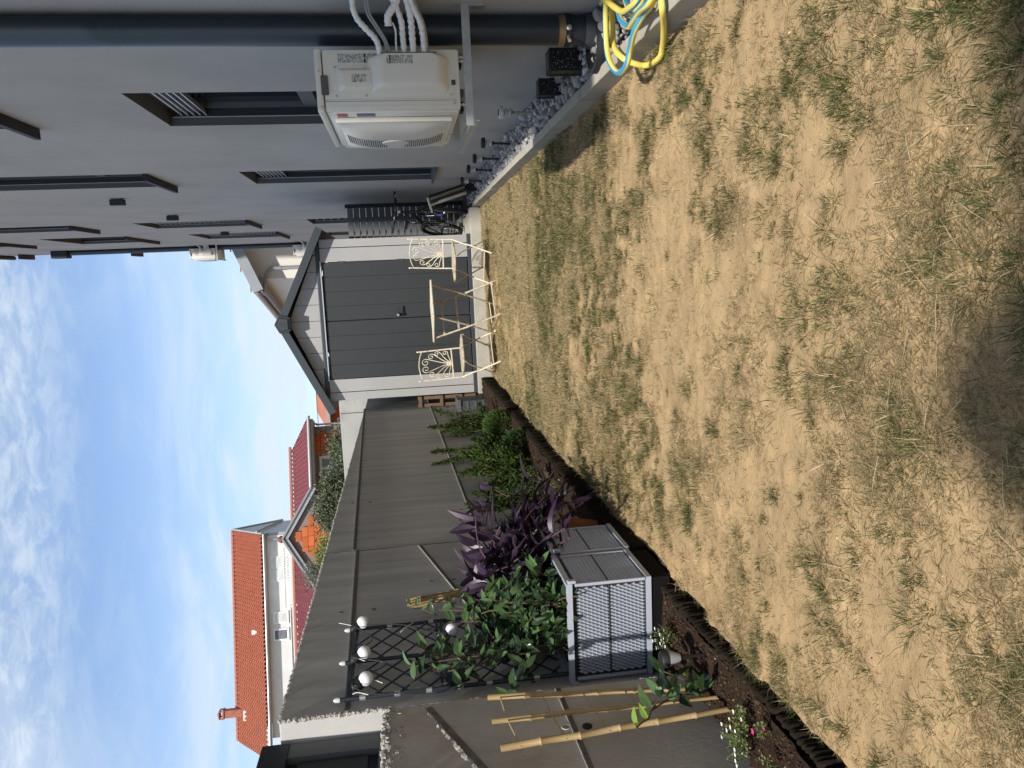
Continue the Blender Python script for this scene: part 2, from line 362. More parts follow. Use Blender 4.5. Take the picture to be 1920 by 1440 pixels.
# gravel strip along the house
g = MB().add([(.9, -3, .035), (1.139, -3, .035), (1.139, 13, .035), (.9, 13, .035)], [(0, 1, 2, 3)]); struct('gravel_bed', g, 'gravel_b')
def ico(n):
    bm = bmesh.new(); bmesh.ops.create_icosphere(bm, subdivisions=n, radius=1); v = np.array([x.co[:] for x in bm.verts]); f = np.array([[q.index for q in p.verts] for p in bm.faces]); bm.free(); return v, f
IV, IF = ico(2); IV1, IF1 = ico(1)
def rocks(pos, size, cols, base=(IV, IF), rough=.35, flat=(.5, 1)):
    bv, bf = base; n = len(pos); k = len(bv); VV = np.zeros((n, k, 3)); CC = np.zeros((n, k, 3))
    for i in range(n):
        v = bv.copy()
        for _ in range(9):                          # chop facets off
            d = RNG.normal(size=3); d /= np.linalg.norm(d); c = RNG.uniform(.38, .82); t = v @ d - c; v -= np.outer(np.maximum(t, 0), d)
        v *= 1 + RNG.uniform(-rough, rough, (k, 1)) * .18
        q = RNG.normal(size=(3, 3)); q, _ = np.linalg.qr(q); v = (v * [1, RNG.uniform(.6, 1), RNG.uniform(*flat)]) @ q.T
        VV[i] = v * size[i] + pos[i]; CC[i] = cols[i]
    F = (bf[None] + (np.arange(n) * k)[:, None, None]).reshape(-1, 3)
    return VV.reshape(-1, 3), F, CC.reshape(-1, 3)
ng = 2700
gy = 2.0 + 8.6 * RNG.uniform(0, 1, ng) ** 1.15; gx = RNG.uniform(.915, 1.125, ng)
gs = RNG.uniform(.016, .038, ng) * np.where(RNG.uniform(size=ng) < .12, 1.35, 1)
gzz = .05 + RNG.uniform(0, .05, ng) + (1.02 - gx) * -.10 + (fbm(gx, gy, 3, 2) - .5) * .04
gv = RNG.uniform(.16, .46, ng); gc = np.stack([gv * 1.05, gv * 1.0, gv * .95], -1); wh = RNG.uniform(size=ng) < .05; gc[wh] = np.stack([np.full(wh.sum(), .55)] * 3, -1) * [1, .98, .93]
gsm = (.35, 1)
V, F, C_ = rocks(np.stack([gx, gy, gzz], -1), gs, gc, flat=(.45, .9)); bigmesh('gravel', V, None, F, C_, 'gravelm')

# slab the shed stands on
g = MB().bevbox(-1.63, .848, 10.0, 12.5, -.2, .13, .006); struct('shed_slab', g, 'slab')
# raised planting bed
def bed_z(x, y): return .036 + .03 * np.clip((np.asarray(y) - 2.2) / .9, 0, 1) + .02 * np.clip((np.asarray(y) - 3.5) / 2, 0, 1) + (fbm(x, y, 4, 21) - .5) * .05 + (fbm(x, y, 22, 25, 3) - .5) * .028
by = np.concatenate([np.linspace(-1, 1.2, 8)[:-1], np.linspace(1.2, 3.2, 200)[:-1], np.linspace(3.2, 9.98, 160)]); bx = np.linspace(-1.735, -1.346, 60)
BX, BY = np.meshgrid(bx, by); V = np.stack([BX, BY, bed_z(BX, BY)], -1).reshape(-1, 3); ny, nx = BX.shape; idx = np.arange(ny * nx).reshape(ny, nx)
bigmesh('bed_soil', V, np.stack([idx[:-1, :-1], idx[:-1, 1:], idx[1:, 1:], idx[1:, :-1]], -1).reshape(-1, 4), mat='bed', kind='structure', smooth=True)
nc = 4200; cx = RNG.uniform(-1.70, -1.35, nc); cy = np.where(RNG.uniform(size=nc) < .6, RNG.uniform(1.4, 3.0, nc), RNG.uniform(3, 9.8, nc)); cs = RNG.uniform(.002, .009, nc) * np.where(RNG.uniform(size=nc) < .05, 1.7, 1)
cc = RNG.uniform(.6, 1.5, nc)[:, None] * np.array([.060, .038, .025]); pl = RNG.uniform(size=nc) < .02; cc[pl] = [.28, .20, .12]
V, F, C_ = rocks(np.stack([cx, cy, bed_z(cx, cy) + cs * .4], -1), cs, cc, (IV1, IF1)); bigmesh('soil_crumbs', V, None, F, C_, 'crumb')

# rolled border of little logs
def log_top(y): return .032 + .03 * float(np.clip((y - 2.2) / .9, 0, 1)) + .035 * float(np.clip((y - 3.5) / 2, 0, 1))
lb = thing('log_border', 'low dark roll border of upright half logs between lawn and soil bed', 'lawn edging', (-1.338, 5.5, -.22))
lm = MB().lathe([(.0098, 0), (.0106, .01), (.0106, .240), (.008, .246), (.003, .248)], n=7).mesh('log', 'log', smooth=True)
yy = 1.25
while yy < 9.85:
    inst('log', lm, lb, (-1.338 + random.uniform(-.003, .003), yy, log_top(yy) - .248 + random.uniform(-.0025, .0025)), Matrix.Rotation(random.uniform(0, 6.3), 3, 'Z') @ Matrix.Rotation(random.uniform(-.025, .025), 3, 'X'))
    yy += .0212 if yy < 5 else .0405

# ================================================================== CONCRETE WALLS ON THE LEFT
def rough_strip(pts, rad, jit, n=5, seed=1, step=.012):   # lumpy line of squeezed-out mortar
    rr = random.Random(seed); P = [Vector(p) for p in pts]; out_ = []; 
    for a, b in zip(P[:-1], P[1:]):
        k = max(1, int((b - a).length / step))
        for i in range(k): out_.append(a.lerp(b, i / k) + Vector([rr.uniform(-jit, jit) for _ in range(3)]))
    out_.append(P[-1]); q_ = [rr.uniform(.2, 1.7) for _ in out_]; q_ = [(q_[max(i - 1, 0)] + q_[i] * 2 + q_[min(i + 1, len(q_) - 1)]) / 4 for i in range(len(q_))]; return MB().tube(out_, [rad * v for v in q_], n)
fw = thing('garden_wall', 'long tall grey concrete wall with formwork seams behind the soil bed', 'concrete wall', (-1.83, 7.6, -.2))
part('wall', MB().bevbox(-1.94, -1.72, 2.93, 12.6, -.2, 1.640, .006), 'concrete', fw)
for pts in ([(-1.72, 2.96, 1.372), (-1.72, 4.82, 1.432)], [(-1.72, 4.83, 1.452), (-1.72, 10.3, 1.640)], [(-1.72, 3.0, .60), (-1.72, 4.81, 1.035)], [(-1.72, 4.83, .632), (-1.72, 12.0, .81)]):
    b = MB(); a_, c_ = Vector(pts[0]), Vector(pts[1]); d_ = Vector((0, 0, 1))
    b.bar(a_ + Vector((.001, 0, 0)), c_ + Vector((.001, 0, 0)), .008, .016); part('formwork_seam', b, 'seam', fw)
    b = MB(); b.bar(a_ + Vector((.003, 0, .013)), c_ + Vector((.003, 0, .013)), .008, .006); part('formwork_lip', b, 'seam_l', fw)
part('panel_joint', MB().bar((-1.7195, 4.825, .05), (-1.7195, 4.815, 1.63), .006, .004, up=(1, 0, 0)), 'seam', fw)
holem = MB().lathe([(.012, 0), (.012, .004), (.008, .004), (.006, .0005)], n=10, axis=(1, 0, 0)).mesh('tie_hole', 'seam', smooth=True)
for (y_, z_) in ((3.9, 1.30), (3.9, 1.47), (5.9, 1.40), (5.9, 1.54), (7.3, 1.50), (4.2, .86), (4.2, .99), (5.5, .60), (5.5, .72), (6.6, .66), (6.6, .76), (8.2, .70), (3.6, 1.02)):
    inst('tie_hole', holem, fw, (-1.7215, y_, z_))
part('mortar_lip', rough_strip([(-1.726, 2.94, 1.640), (-1.726, 12.5, 1.638)], .006, .003, seed=3, step=.010), 'mortar', fw)
part('corner_mortar', rough_strip([(-1.718, 2.926, 1.64), (-1.718, 2.93, 1.2)], .008, .0035, seed=5, step=.0045), 'mortar', fw)
nw = thing('low_wall', 'lower brown stained concrete wall piece beside the camera with crumbling mortar on top', 'concrete wall', (-1.71, 0.5, -.2))
part('wall', MB().bevbox(-1.785, -1.60, -3, 2.73, -.2, 1.205, .008), 'concrete_b', nw)
mt_ = rough_strip([(-1.610, 2.73, 1.210), (-1.610, 1.6, 1.203)], .010, .005, seed=8, step=.0045)
rr_ = random.Random(4)
for k in range(330):
    y_ = 2.73 - abs(rr_.gauss(0, .28)) if k % 2 else rr_.uniform(1.9, 2.7); s_ = rr_.uniform(.0025, .008)
    q = Vector((-1.598 - rr_.uniform(0, .02), y_, 1.215 - abs(rr_.gauss(0, .022)) * (1.5 if 2.25 < y_ < 2.5 else 1))); mt_.obox(q, Vector((s_, rr_.uniform(-.004, .004), 0)), Vector((0, s_, rr_.uniform(-.004, .004))), Vector((rr_.uniform(-.004, .004), 0, s_)))
part('mortar_lip', mt_, 'mortar', nw)
part('edge_mortar', rough_strip([(-1.606, 2.732, 1.2), (-1.606, 2.73, .0)], .005, .002, seed=15, step=.006), 'mortar', nw)
dg = [(-1.604, 2.70, 1.065), (-1.602, 2.52, .995), (-1.604, 2.33, .918), (-1.604, 2.05, .79)]
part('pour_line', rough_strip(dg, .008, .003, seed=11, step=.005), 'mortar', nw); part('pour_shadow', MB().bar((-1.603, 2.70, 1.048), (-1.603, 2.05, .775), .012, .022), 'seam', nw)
part('formwork_seam', MB().bar((-1.599, 2.73, .548), (-1.599, 1.4, .522), .006, .014), 'seam', nw); part('formwork_lip', MB().bar((-1.597, 2.73, .560), (-1.597, 1.4, .534), .006, .005), 'seam_l', nw)
part('wall_plug', MB().lathe([(.017, 0), (.017, .004), (.013, .004), (.011, .001)], (-1.601, 2.475, .572), 14, (1, 0, 0)), 'concrete', nw, True)
vent = part('wall_drain', MB().lathe([(.018, 0), (.018, .005), (.014, .005), (.013, .001)], (-1.601, 2.462, .498), 14, (1, 0, 0)), 'black', nw, True)
gb = MB()
for k in range(6): a = k * math.pi / 6; gb.bar((-1.596, 2.462 - .014 * math.cos(a), .498 - .014 * math.sin(a)), (-1.596, 2.462 + .014 * math.cos(a), .498 + .014 * math.sin(a)), .003, .003)
part('drain_grate', gb, 'black', vent)
# the neighbour's dark metal cabinet behind the low wall
cb = thing('metal_cabinet', 'tall anthracite metal cabinet with recessed panels behind the low wall', 'cabinet', (-2.1, 2.0, -.16))
part('body', MB().box(-2.4, -1.838, .9, 2.895, -.16, 1.685), 'anth', cb)
part('top_rail', MB().box(-1.8375, -1.800, .9, 2.905, 1.60, 1.705), 'anth', cb); part('bottom_rail', MB().box(-1.8375, -1.803, .9, 2.905, 1.21, 1.25), 'anth_l', cb)
for y_ in (2.862, 2.56, 2.20, 1.8): part('stile', MB().box(-1.8375, -1.808, y_ - .042, y_ + .042, 1.2505, 1.5995), 'anth_l', cb)
for y_ in (2.71, 2.38, 2.0): part('panel', MB().bevbox(-1.8395, -1.822, y_ - .095, y_ + .095, 1.29, 1.56, .006), 'anth', cb)
part('latch', MB().lathe([(.006, 0), (.010, .02), (.006, .03)], (-1.808, 2.60, 1.235), 8, (1, 0, 0)), 'chrome', cb)
# pale concrete wall across the far end
pw = thing('cross_wall', 'pale concrete wall standing across the end of the garden beyond the shed', 'concrete wall', (-4, 13.1, -.16))
part('wall', MB().bevbox(-7.5, -1.2, 13.0, 13.2, -.16, 2.215, .008), M('pale concrete', (.36, .36, .34), .92, var=.16, vs=1.1, bump=.3, bs=60, tint=(.27, .27, .25), tint_s=2.4), pw)
part('panel_joint', MB().box(-2.23, -2.215, 12.994, 13.004, 0, 2.2), 'seam', pw)

# ================================================================== THE GREY HOUSE ON THE RIGHT
XW = 1.14
hs = thing('apartment_house', 'tall dark grey rendered apartment house with anthracite windows along the right side', 'house', (2.5, 12, -.2))
WIN = [(4.98, 5.98, .62, 2.61, 1), (8.40, 9.42, .62, 2.63, 1), (14.9, 16.15, .62, 2.73, 1), (19.1, 20.4, .62, 2.76, 1),
       (4.98, 5.98, 3.53, 5.62, 2), (8.38, 9.45, 3.55, 5.62, 2), (14.55, 16.0, 3.74, 5.66, 2), (18.1, 20.1, 3.77, 5.66, 2),
       (14.6, 15.9, 6.72, 8.7, 2), (18.0, 20.4, 6.95, 8.7, 2), (14.6, 15.9, 9.7, 11.6, 2), (18.0, 20.4, 9.8, 11.6, 2)]
Y0, Y1, Z0, Z1, XB = -.6, 25.5, -.16, 12.7, 6.0
ysp = sorted(set([Y0, Y1] + [q for a in WIN for q in a[:2]])); zsp = sorted(set([Z0, Z1] + [q for a in WIN for q in a[2:4]]))
hw = MB()
for i in range(len(ysp) - 1):
    for j in range(len(zsp) - 1):
        yc, zc_ = (ysp[i] + ysp[i + 1]) / 2, (zsp[j] + zsp[j + 1]) / 2
        if any(a[0] < yc < a[1] and a[2] < zc_ < a[3] for a in WIN): continue
        hw.add([(XW, ysp[i], zsp[j]), (XW, ysp[i + 1], zsp[j]), (XW, ysp[i + 1], zsp[j + 1]), (XW, ysp[i], zsp[j + 1])], [(0, 3, 2, 1)])
DP = .20
for (a, b, c, d, t) in WIN:
    q = [(a, c), (b, c), (b, d), (a, d)]
    for k in range(4):
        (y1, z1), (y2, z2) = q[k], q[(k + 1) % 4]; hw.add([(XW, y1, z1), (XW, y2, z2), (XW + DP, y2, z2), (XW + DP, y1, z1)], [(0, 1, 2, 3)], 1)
hw.add([(XW, Y0, Z0), (XB, Y0, Z0), (XB, Y0, Z1), (XW, Y0, Z1)], [(0, 1, 2, 3)]); hw.add([(XW, Y1, Z0), (XB, Y1, Z0), (XB, Y1, Z1), (XW, Y1, Z1)], [(3, 2, 1, 0)])
hw.add([(XB, Y0, Z0), (XB, Y1, Z0), (XB, Y1, Z1), (XB, Y0, Z1)], [(0, 1, 2, 3)]); hw.add([(XW, Y0, Z1), (XB, Y0, Z1), (XB, Y1, Z1), (XW, Y1, Z1)], [(0, 1, 2, 3)])
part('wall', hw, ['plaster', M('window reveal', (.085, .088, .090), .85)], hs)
part('roof', MB().box(XW - .06, XB + .06, Y0 - .06, Y1 + .02, Z1 + .003, Z1 + .10), 'anth', hs)
for (a, b, c, d, t) in WIN:
    x0, x1 = XW + .115, XW + .19; f = .055; far = a > 14; md = c + (d - c) * (.50 if t == 1 else .35)
    fr = MB().box(x0, x1, a, a + f, c, d).box(x0, x1, b - f, b, c, d).box(x0, x1, a + f, b - f, c, c + f).box(x0, x1, a + f, b - f, d - f, d).box(x0 + .002, x1, a + f, b - f, md - .05, md + .05)
    wn_ = part('window', fr, 'anth_l', hs)
    part('pane', MB().box(x1 - .04, x1 - .02, a + f, b - f, c + f, md - .05).box(x1 - .04, x1 - .02, a + f, b - f, md + .05, d - f), 'glass', wn_)
    for yy in (a + .012, b - .012): part('guide_rail', MB().box(x0 - .055, x0 - .002, yy - .012, yy + .012, c + .004, d - .02), 'anth', wn_)
    part('rail_edge', MB().box(x0 - .060, x0 - .0555, b - .024, b - .006, c + .005, d - .022), 'alu', wn_); part('rail_edge', MB().box(x1 - .012, x1 + .001, b - f - .006, b - f - .001, c + f, d - f), 'alu', wn_)
    part('sill', MB().box(XW - .075, XW + .115, a - .02, b + .02, c - .035, c + .004) if t == 2 else MB().box(XW - .05, XW + .115, a - .01, b + .01, c - .02, c + .004), 'anth' if t == 2 else 'anth_l', wn_)
    nsl = (5 if t == 1 else 0)
    if far and t == 1: nsl = 14
    if 8.3 < a < 8.5 and t == 1: nsl = 7
    if t == 2 and far and c < 4: nsl = 20
    for k in range(nsl):                            # raised slats of the blind
        zc_ = d - .085 - k * (.042 if nsl < 8 else (d - c - .12) / nsl)
        part('blind_slat', MB().obox((x0 - .028, (a + b) / 2, zc_), (.022, 0, .006), (0, (b - a) / 2 - .03, 0), (-.001, 0, .004)), 'alu', wn_)
part('balcony', MB().bevbox(.735, XW - .003, .98, 2.4, 3.3, 3.62, .02), 'plaster', hs)  # unseen block, added to throw shade on the air conditioner and kerb
cp = MB().bevbox(-.36, XW - .003, -6.4, -3.40, 5.36, 5.5, .02); cp.prism([(-.34, -3.45, 5.37), (.06, -3.45, 5.37), (.05, -3.33, 5.37), (-.04, -3.24, 5.37), (-.16, -3.20, 5.37), (-.25, -3.24, 5.37), (-.31, -3.32, 5.37)], (0, 0, .11)); cp.prism([(.16, -3.45, 5.37), (1.0, -3.45, 5.37), (.96, -3.34, 5.37), (.55, -3.30, 5.37), (.28, -3.35, 5.37)], (0, 0, .11)); part('shadow_slab', cp, 'plaster', hs)  # unseen slab, added with its edge shaped to cast the foreground shadow
for x_ in (-.3, .9): part('shadow_slab_post', MB().bevbox(x_ - .06, x_ + .06, -6.3, -6.18, -.16, 5.359, .01), 'plaster', hs)  # unseen posts added to carry the shadow-casting slab
# downpipes
dp = part('downpipe', MB().tube([(1.072, 3.59, .11), (1.072, 3.59, 6), (1.072, 3.59, 12.6)], .0625, 24), 'pipe', hs, True)
part('pipe_clamp', MB().tube([(1.072, 3.59, .255), (1.072, 3.59, .285)], .067, 24), M('brass band', (.30, .21, .10), .45, metal=.6), dp, True)
part('pipe_clamp', MB().tube([(1.072, 3.59, .228), (1.072, 3.59, .252)], .069, 24), 'black', dp, True)
sc_ = MB().tube([(1.03, 3.53, .245), (1.0, 3.49, .25)], .008, 8); sc_.lathe([(.012, 0), (.014, .008), (.008, .014)], (1.06, 3.515, .245), 8, (.3, -1, .1)); part('clamp_screw', sc_, 'galv', dp, True)
dp2 = part('downpipe', MB().tube([(1.075, 23.35, 0), (1.075, 23.35, 10.3)], .075, 12), 'pipe', hs, True); part('rain_hopper', MB().bevbox(.93, XW - .003, 23.15, 23.5, 10.2, 10.62, .02), 'anth', dp2)
for (z_, x_, y_) in ((8.9, .98, 25.2), (7.0, .95, 25.3), (11.9, 1.0, 24.9)): part('rear_ledge', MB().bevbox(x_, XW - .003, y_ - .5, y_ + .3, z_, z_ + .12, .01), 'anth', hs)
part('roof_gutter', MB().tube([(1.08, -.6, 12.62), (1.08, 25.5, 12.62)], .06, 8), 'anth', hs)
for i, (y_, z_, lb_) in enumerate(((10.55, 4.54, 'nearest of the small dark wall lamps between the upper windows'), (13.15, 4.60, 'middle small dark wall lamp on the grey house front'), (17.55, 4.75, 'farthest of the three small dark wall lamps on the grey house'))):
    l = thing('wall_lamp', lb_, 'wall lamp', (1.1, y_, z_), 'dark wall lamps on the grey house')
    part('housing', MB().bevbox(1.055, 1.128, y_ - .045, y_ + .045, z_ - .085, z_ + .085, .006), 'anth', l); part('mounting_plate', MB().box(1.128, 1.139, y_ - .05, y_ + .05, z_ - .06, z_ + .06), 'anth_l', l)
dr = thing('drain_collar', 'round black plastic drain collar at the foot of the dark downpipe', 'drain', (1.06, 3.58, .03))
part('ring', MB().lathe([(.125, 0), (.128, .06), (.120, .095), (.105, .10), (.098, .05), (.082, .075), (.075, .04)], (1.01, 3.585, .03), 28), 'black', dr, True)
part('sleeve', MB().lathe([(.074, 0), (.076, .07), (.070, .095), (.066, .09)], (1.072, 3.59, .07), 24), 'dgrey', dr, True)

# ================================================================== GARDEN SHED
sh = thing('garden_shed', 'pale grey resin garden shed with dark double doors and dark gabled roof', 'shed', (-.52, 11.2, .13))
SX0, SX1, SY, SZ0, SZ1, AX, AZ = -1.553, .515, 10.10, .13, 2.06, -.52, 2.56
gz_ = lambda x: SZ1 + (AZ - .06 - SZ1) * (1 - abs(x - AX) / 1.034)
part('side_wall', MB().box(SX1 - .04, SX1, SY + .045, 12.2, SZ0, SZ1 - .02), 'shed_g', sh); part('side_wall', MB().box(SX0, SX0 + .04, SY + .045, 12.2, SZ0, SZ1 - .02), 'shed_g', sh)
part('back_wall', MB().prism([(SX0 + .045, 12.16, SZ0), (SX1 - .045, 12.16, SZ0), (SX1 - .045, 12.16, SZ1), (AX, 12.16, AZ - .05), (SX0 + .045, 12.16, SZ1)], (0, .04, 0)), 'shed_g', sh)
DX0, DX1, DZ1 = -1.27, .225, 2.035
for (a, b) in ((SX0, -1.45), (-1.442, DX0 - .006), (DX1 + .006, .405), (.413, SX1)): part('front_panel', MB().bevbox(a, b, SY, SY + .04, SZ0 + .05, SZ1 - .004, .005), 'shed_g', sh)
part('lintel', MB().bevbox(SX0 + .06, SX1 - .06, SY - .022, SY + .03, DZ1 + .028, SZ1 + .045, .006), 'shed_t', sh)
part('lintel_trim', MB().box(DX0 - .02, DX1 + .02, SY - .026, SY + .02, DZ1 + .012, DZ1 + .026), 'alu', sh)
part('threshold', MB().bevbox(SX0 - .01, SX1 + .01, SY - .012, SY + .05, SZ0, SZ0 + .048, .004), 'shed_t', sh)
xx = SX0 + .01; k = 0
while xx < SX1 - .02:                                # boards of the gable
    x2 = min(xx + .207, SX1 - .01); P = [(xx + .003, SY + .003, SZ1 + .05), (x2 - .003, SY + .003, SZ1 + .05), (x2 - .003, SY + .003, max(gz_(x2), SZ1 + .055))]
    if xx < AX < x2: P.append((AX, SY + .003, gz_(AX)))
    P.append((xx + .003, SY + .003, max(gz_(xx), SZ1 + .055))); part('gable_board', MB().prism(P, (0, .035, 0)), 'shed_g', sh); xx = x2
part('gable_back', MB().prism([(SX0 + .05, SY + .04, SZ1), (SX1 - .05, SY + .04, SZ1), (AX, SY + .04, AZ - .07)], (0, .02, 0)), 'shed_t', sh)
for side, (a, b) in enumerate(((DX0, AX - .004), (AX + .004, DX1))):
    d = part('door', MB().box(a, b, SY + .018, SY + .04, SZ0 + .055, DZ1), 'shed_d', sh)
    w_ = (b - a) / 4
    for k in range(4): part('door_board', MB().bevbox(a + k * w_ + .0025, a + (k + 1) * w_ - .0025, SY + .002, SY + .0175, SZ0 + .06, DZ1 - .004, .003), 'shed_d', d)
    if side:
        h = part('handle', MB().lathe([(.022, 0), (.026, .012), (.018, .03), (.018, .06)], (AX + .045, SY + .001, 1.12), 14, (0, -1, 0)), 'black', d, True)
        part('lever', MB().bevbox(AX + .04, AX + .155, SY - .078, SY - .056, 1.112, 1.128, .005), 'black', h); part('lock_face', MB().lathe([(.017, 0), (.017, .004)], (AX + .045, SY - .0785, 1.12), 14, (0, -1, 0)), 'chrome', h, True)
        for z_ in (.35, 1.0, 1.75): part('hinge', MB().box(b - .015, b + .012, SY - .006, SY + .001, z_, z_ + .09), 'shed_t', d)
RXE = 1.172; YF = SY - .14
for s in (-1, 1):
    sl = Vector((s * RXE, 0, -(AZ + .035 - 2.03))); ux = sl.normalized(); un = Vector((-ux.z * s, 0, ux.x * s)); 
    if un.z < 0: un = -un
    A = Vector((AX, 0, AZ + .03))
    P = [A + Vector((0, YF + .02, 0)), A + sl + Vector((0, YF + .02, 0)), A + sl + un * .03 + Vector((0, YF + .02, 0)), A + un * .03 + Vector((0, YF + .02, 0))]
    part('roof_sheet', MB().prism(P, (0, 2.45, 0)), 'shed_t', sh)
    P = [A + un * .045 + ux * .06, A + sl + un * .045, A + sl - un * .045, A - un * .045 + ux * .06]
    part('rake_board', MB().prism([p + Vector((0, YF - .012, 0)) for p in P], (0, .03, 0)), 'shed_t', sh)
    for k in range(1, 4): part('roof_rib', MB().prism([p + Vector((0, YF + .05, 0)) for p in (A + sl * (k / 4) + un * .0305, A + sl * (k / 4 + .02) + un * .0305, A + sl * (k / 4 + .02) + un * .042, A + sl * (k / 4) + un * .042)], (0, 2.3, 0)), 'shed_t', sh)
def pent(sc, y, d): return MB().prism([(AX + sc * q[0], y, AZ - .01 + sc * q[1]) for q in ((0, .105), (-.115, .045), (-.085, -.085), (.085, -.085), (.115, .045))], (0, d, 0))
gc_ = part('gable_cap', pent(1, YF - .04, .09), 'shed_t', sh); part('cap_rim', pent(.84, YF - .05, .0095), 'anth', gc_); part('cap_face', pent(.70, YF - .058, .0075), 'shed_t', gc_)
for q in (-.02, .0, .02): part('cap_rib', MB().bevbox(AX + q - .005, AX + q + .005, YF - .062, YF - .0585, AZ - .05, AZ + .035, .001), 'shed_d', gc_)
part('ridge_cap', MB().prism([(AX - .10, YF + .05, AZ + .02), (AX, YF + .05, AZ + .072), (AX + .10, YF + .05, AZ + .02)], (0, 2.4, 0)), 'shed_t', sh)
# slat fence between shed and house
fe = thing('slat_fence', 'dark grey horizontal slat fence panel between shed and house', 'fence', (.8, 12.3, 0))
for k in range(19): part('slat', MB().obox((.80, 12.3, .03 + k * .0965), (.345, 0, 0), (0, .011, -.003), (0, .010, .0385)), 'anth_l', fe)
part('post', MB().bevbox(1.085, 1.135, 12.26, 12.33, -.05, 1.84, .004), 'anth', fe); part('post', MB().bevbox(.435, .475, 12.31, 12.35, -.05, 1.80, .004), 'anth', fe)

# ================================================================== AIR CONDITIONERS
def soft(name, poly_lo, poly_hi, y_lo, y_hi, mat, parent, segs=6):
    """a pressed-metal bulge: rectangle poly_lo (x0,x1,z0,z1) at y_lo narrowing softly to poly_hi at y_hi"""
    mb = MB(); rings = []
    def ring(r, y, rad):
        x0, x1, z0, z1 = r; P = []
        for cx, cz, a0 in ((x1 - rad, z1 - rad, 0), (x0 + rad, z1 - rad, 90), (x0 + rad, z0 + rad, 180), (x1 - rad, z0 + rad, 270)):
            for k in range(segs + 1): an = R(a0 + 90 * k / segs); P.append((cx + rad * math.cos(an), y, cz + rad * math.sin(an)))
        return P
    ts = (0, .15, .4, .65, .85, 1.0)
    for t in ts:
        s = t * t * (3 - 2 * t); q = 1 - math.sqrt(max(0, 1 - s * s)) if False else s
        r = [poly_lo[i] + (poly_hi[i] - poly_lo[i]) * t for i in range(4)]; rings.append(ring(r, y_lo + (y_hi - y_lo) * math.sin(t * math.pi / 2), .022 + .006 * t))
    n = len(rings[0]); vs = [p for r in rings for p in r]
    fs = [(i * n + k, i * n + (k + 1) % n, (i + 1) * n + (k + 1) % n, (i + 1) * n + k) for i in range(len(rings) - 1) for k in range(n)] + [tuple((len(rings) - 1) * n + k for k in range(n))]
    mb.add(vs, fs); o = part(name, mb, mat, parent, True)
    return o
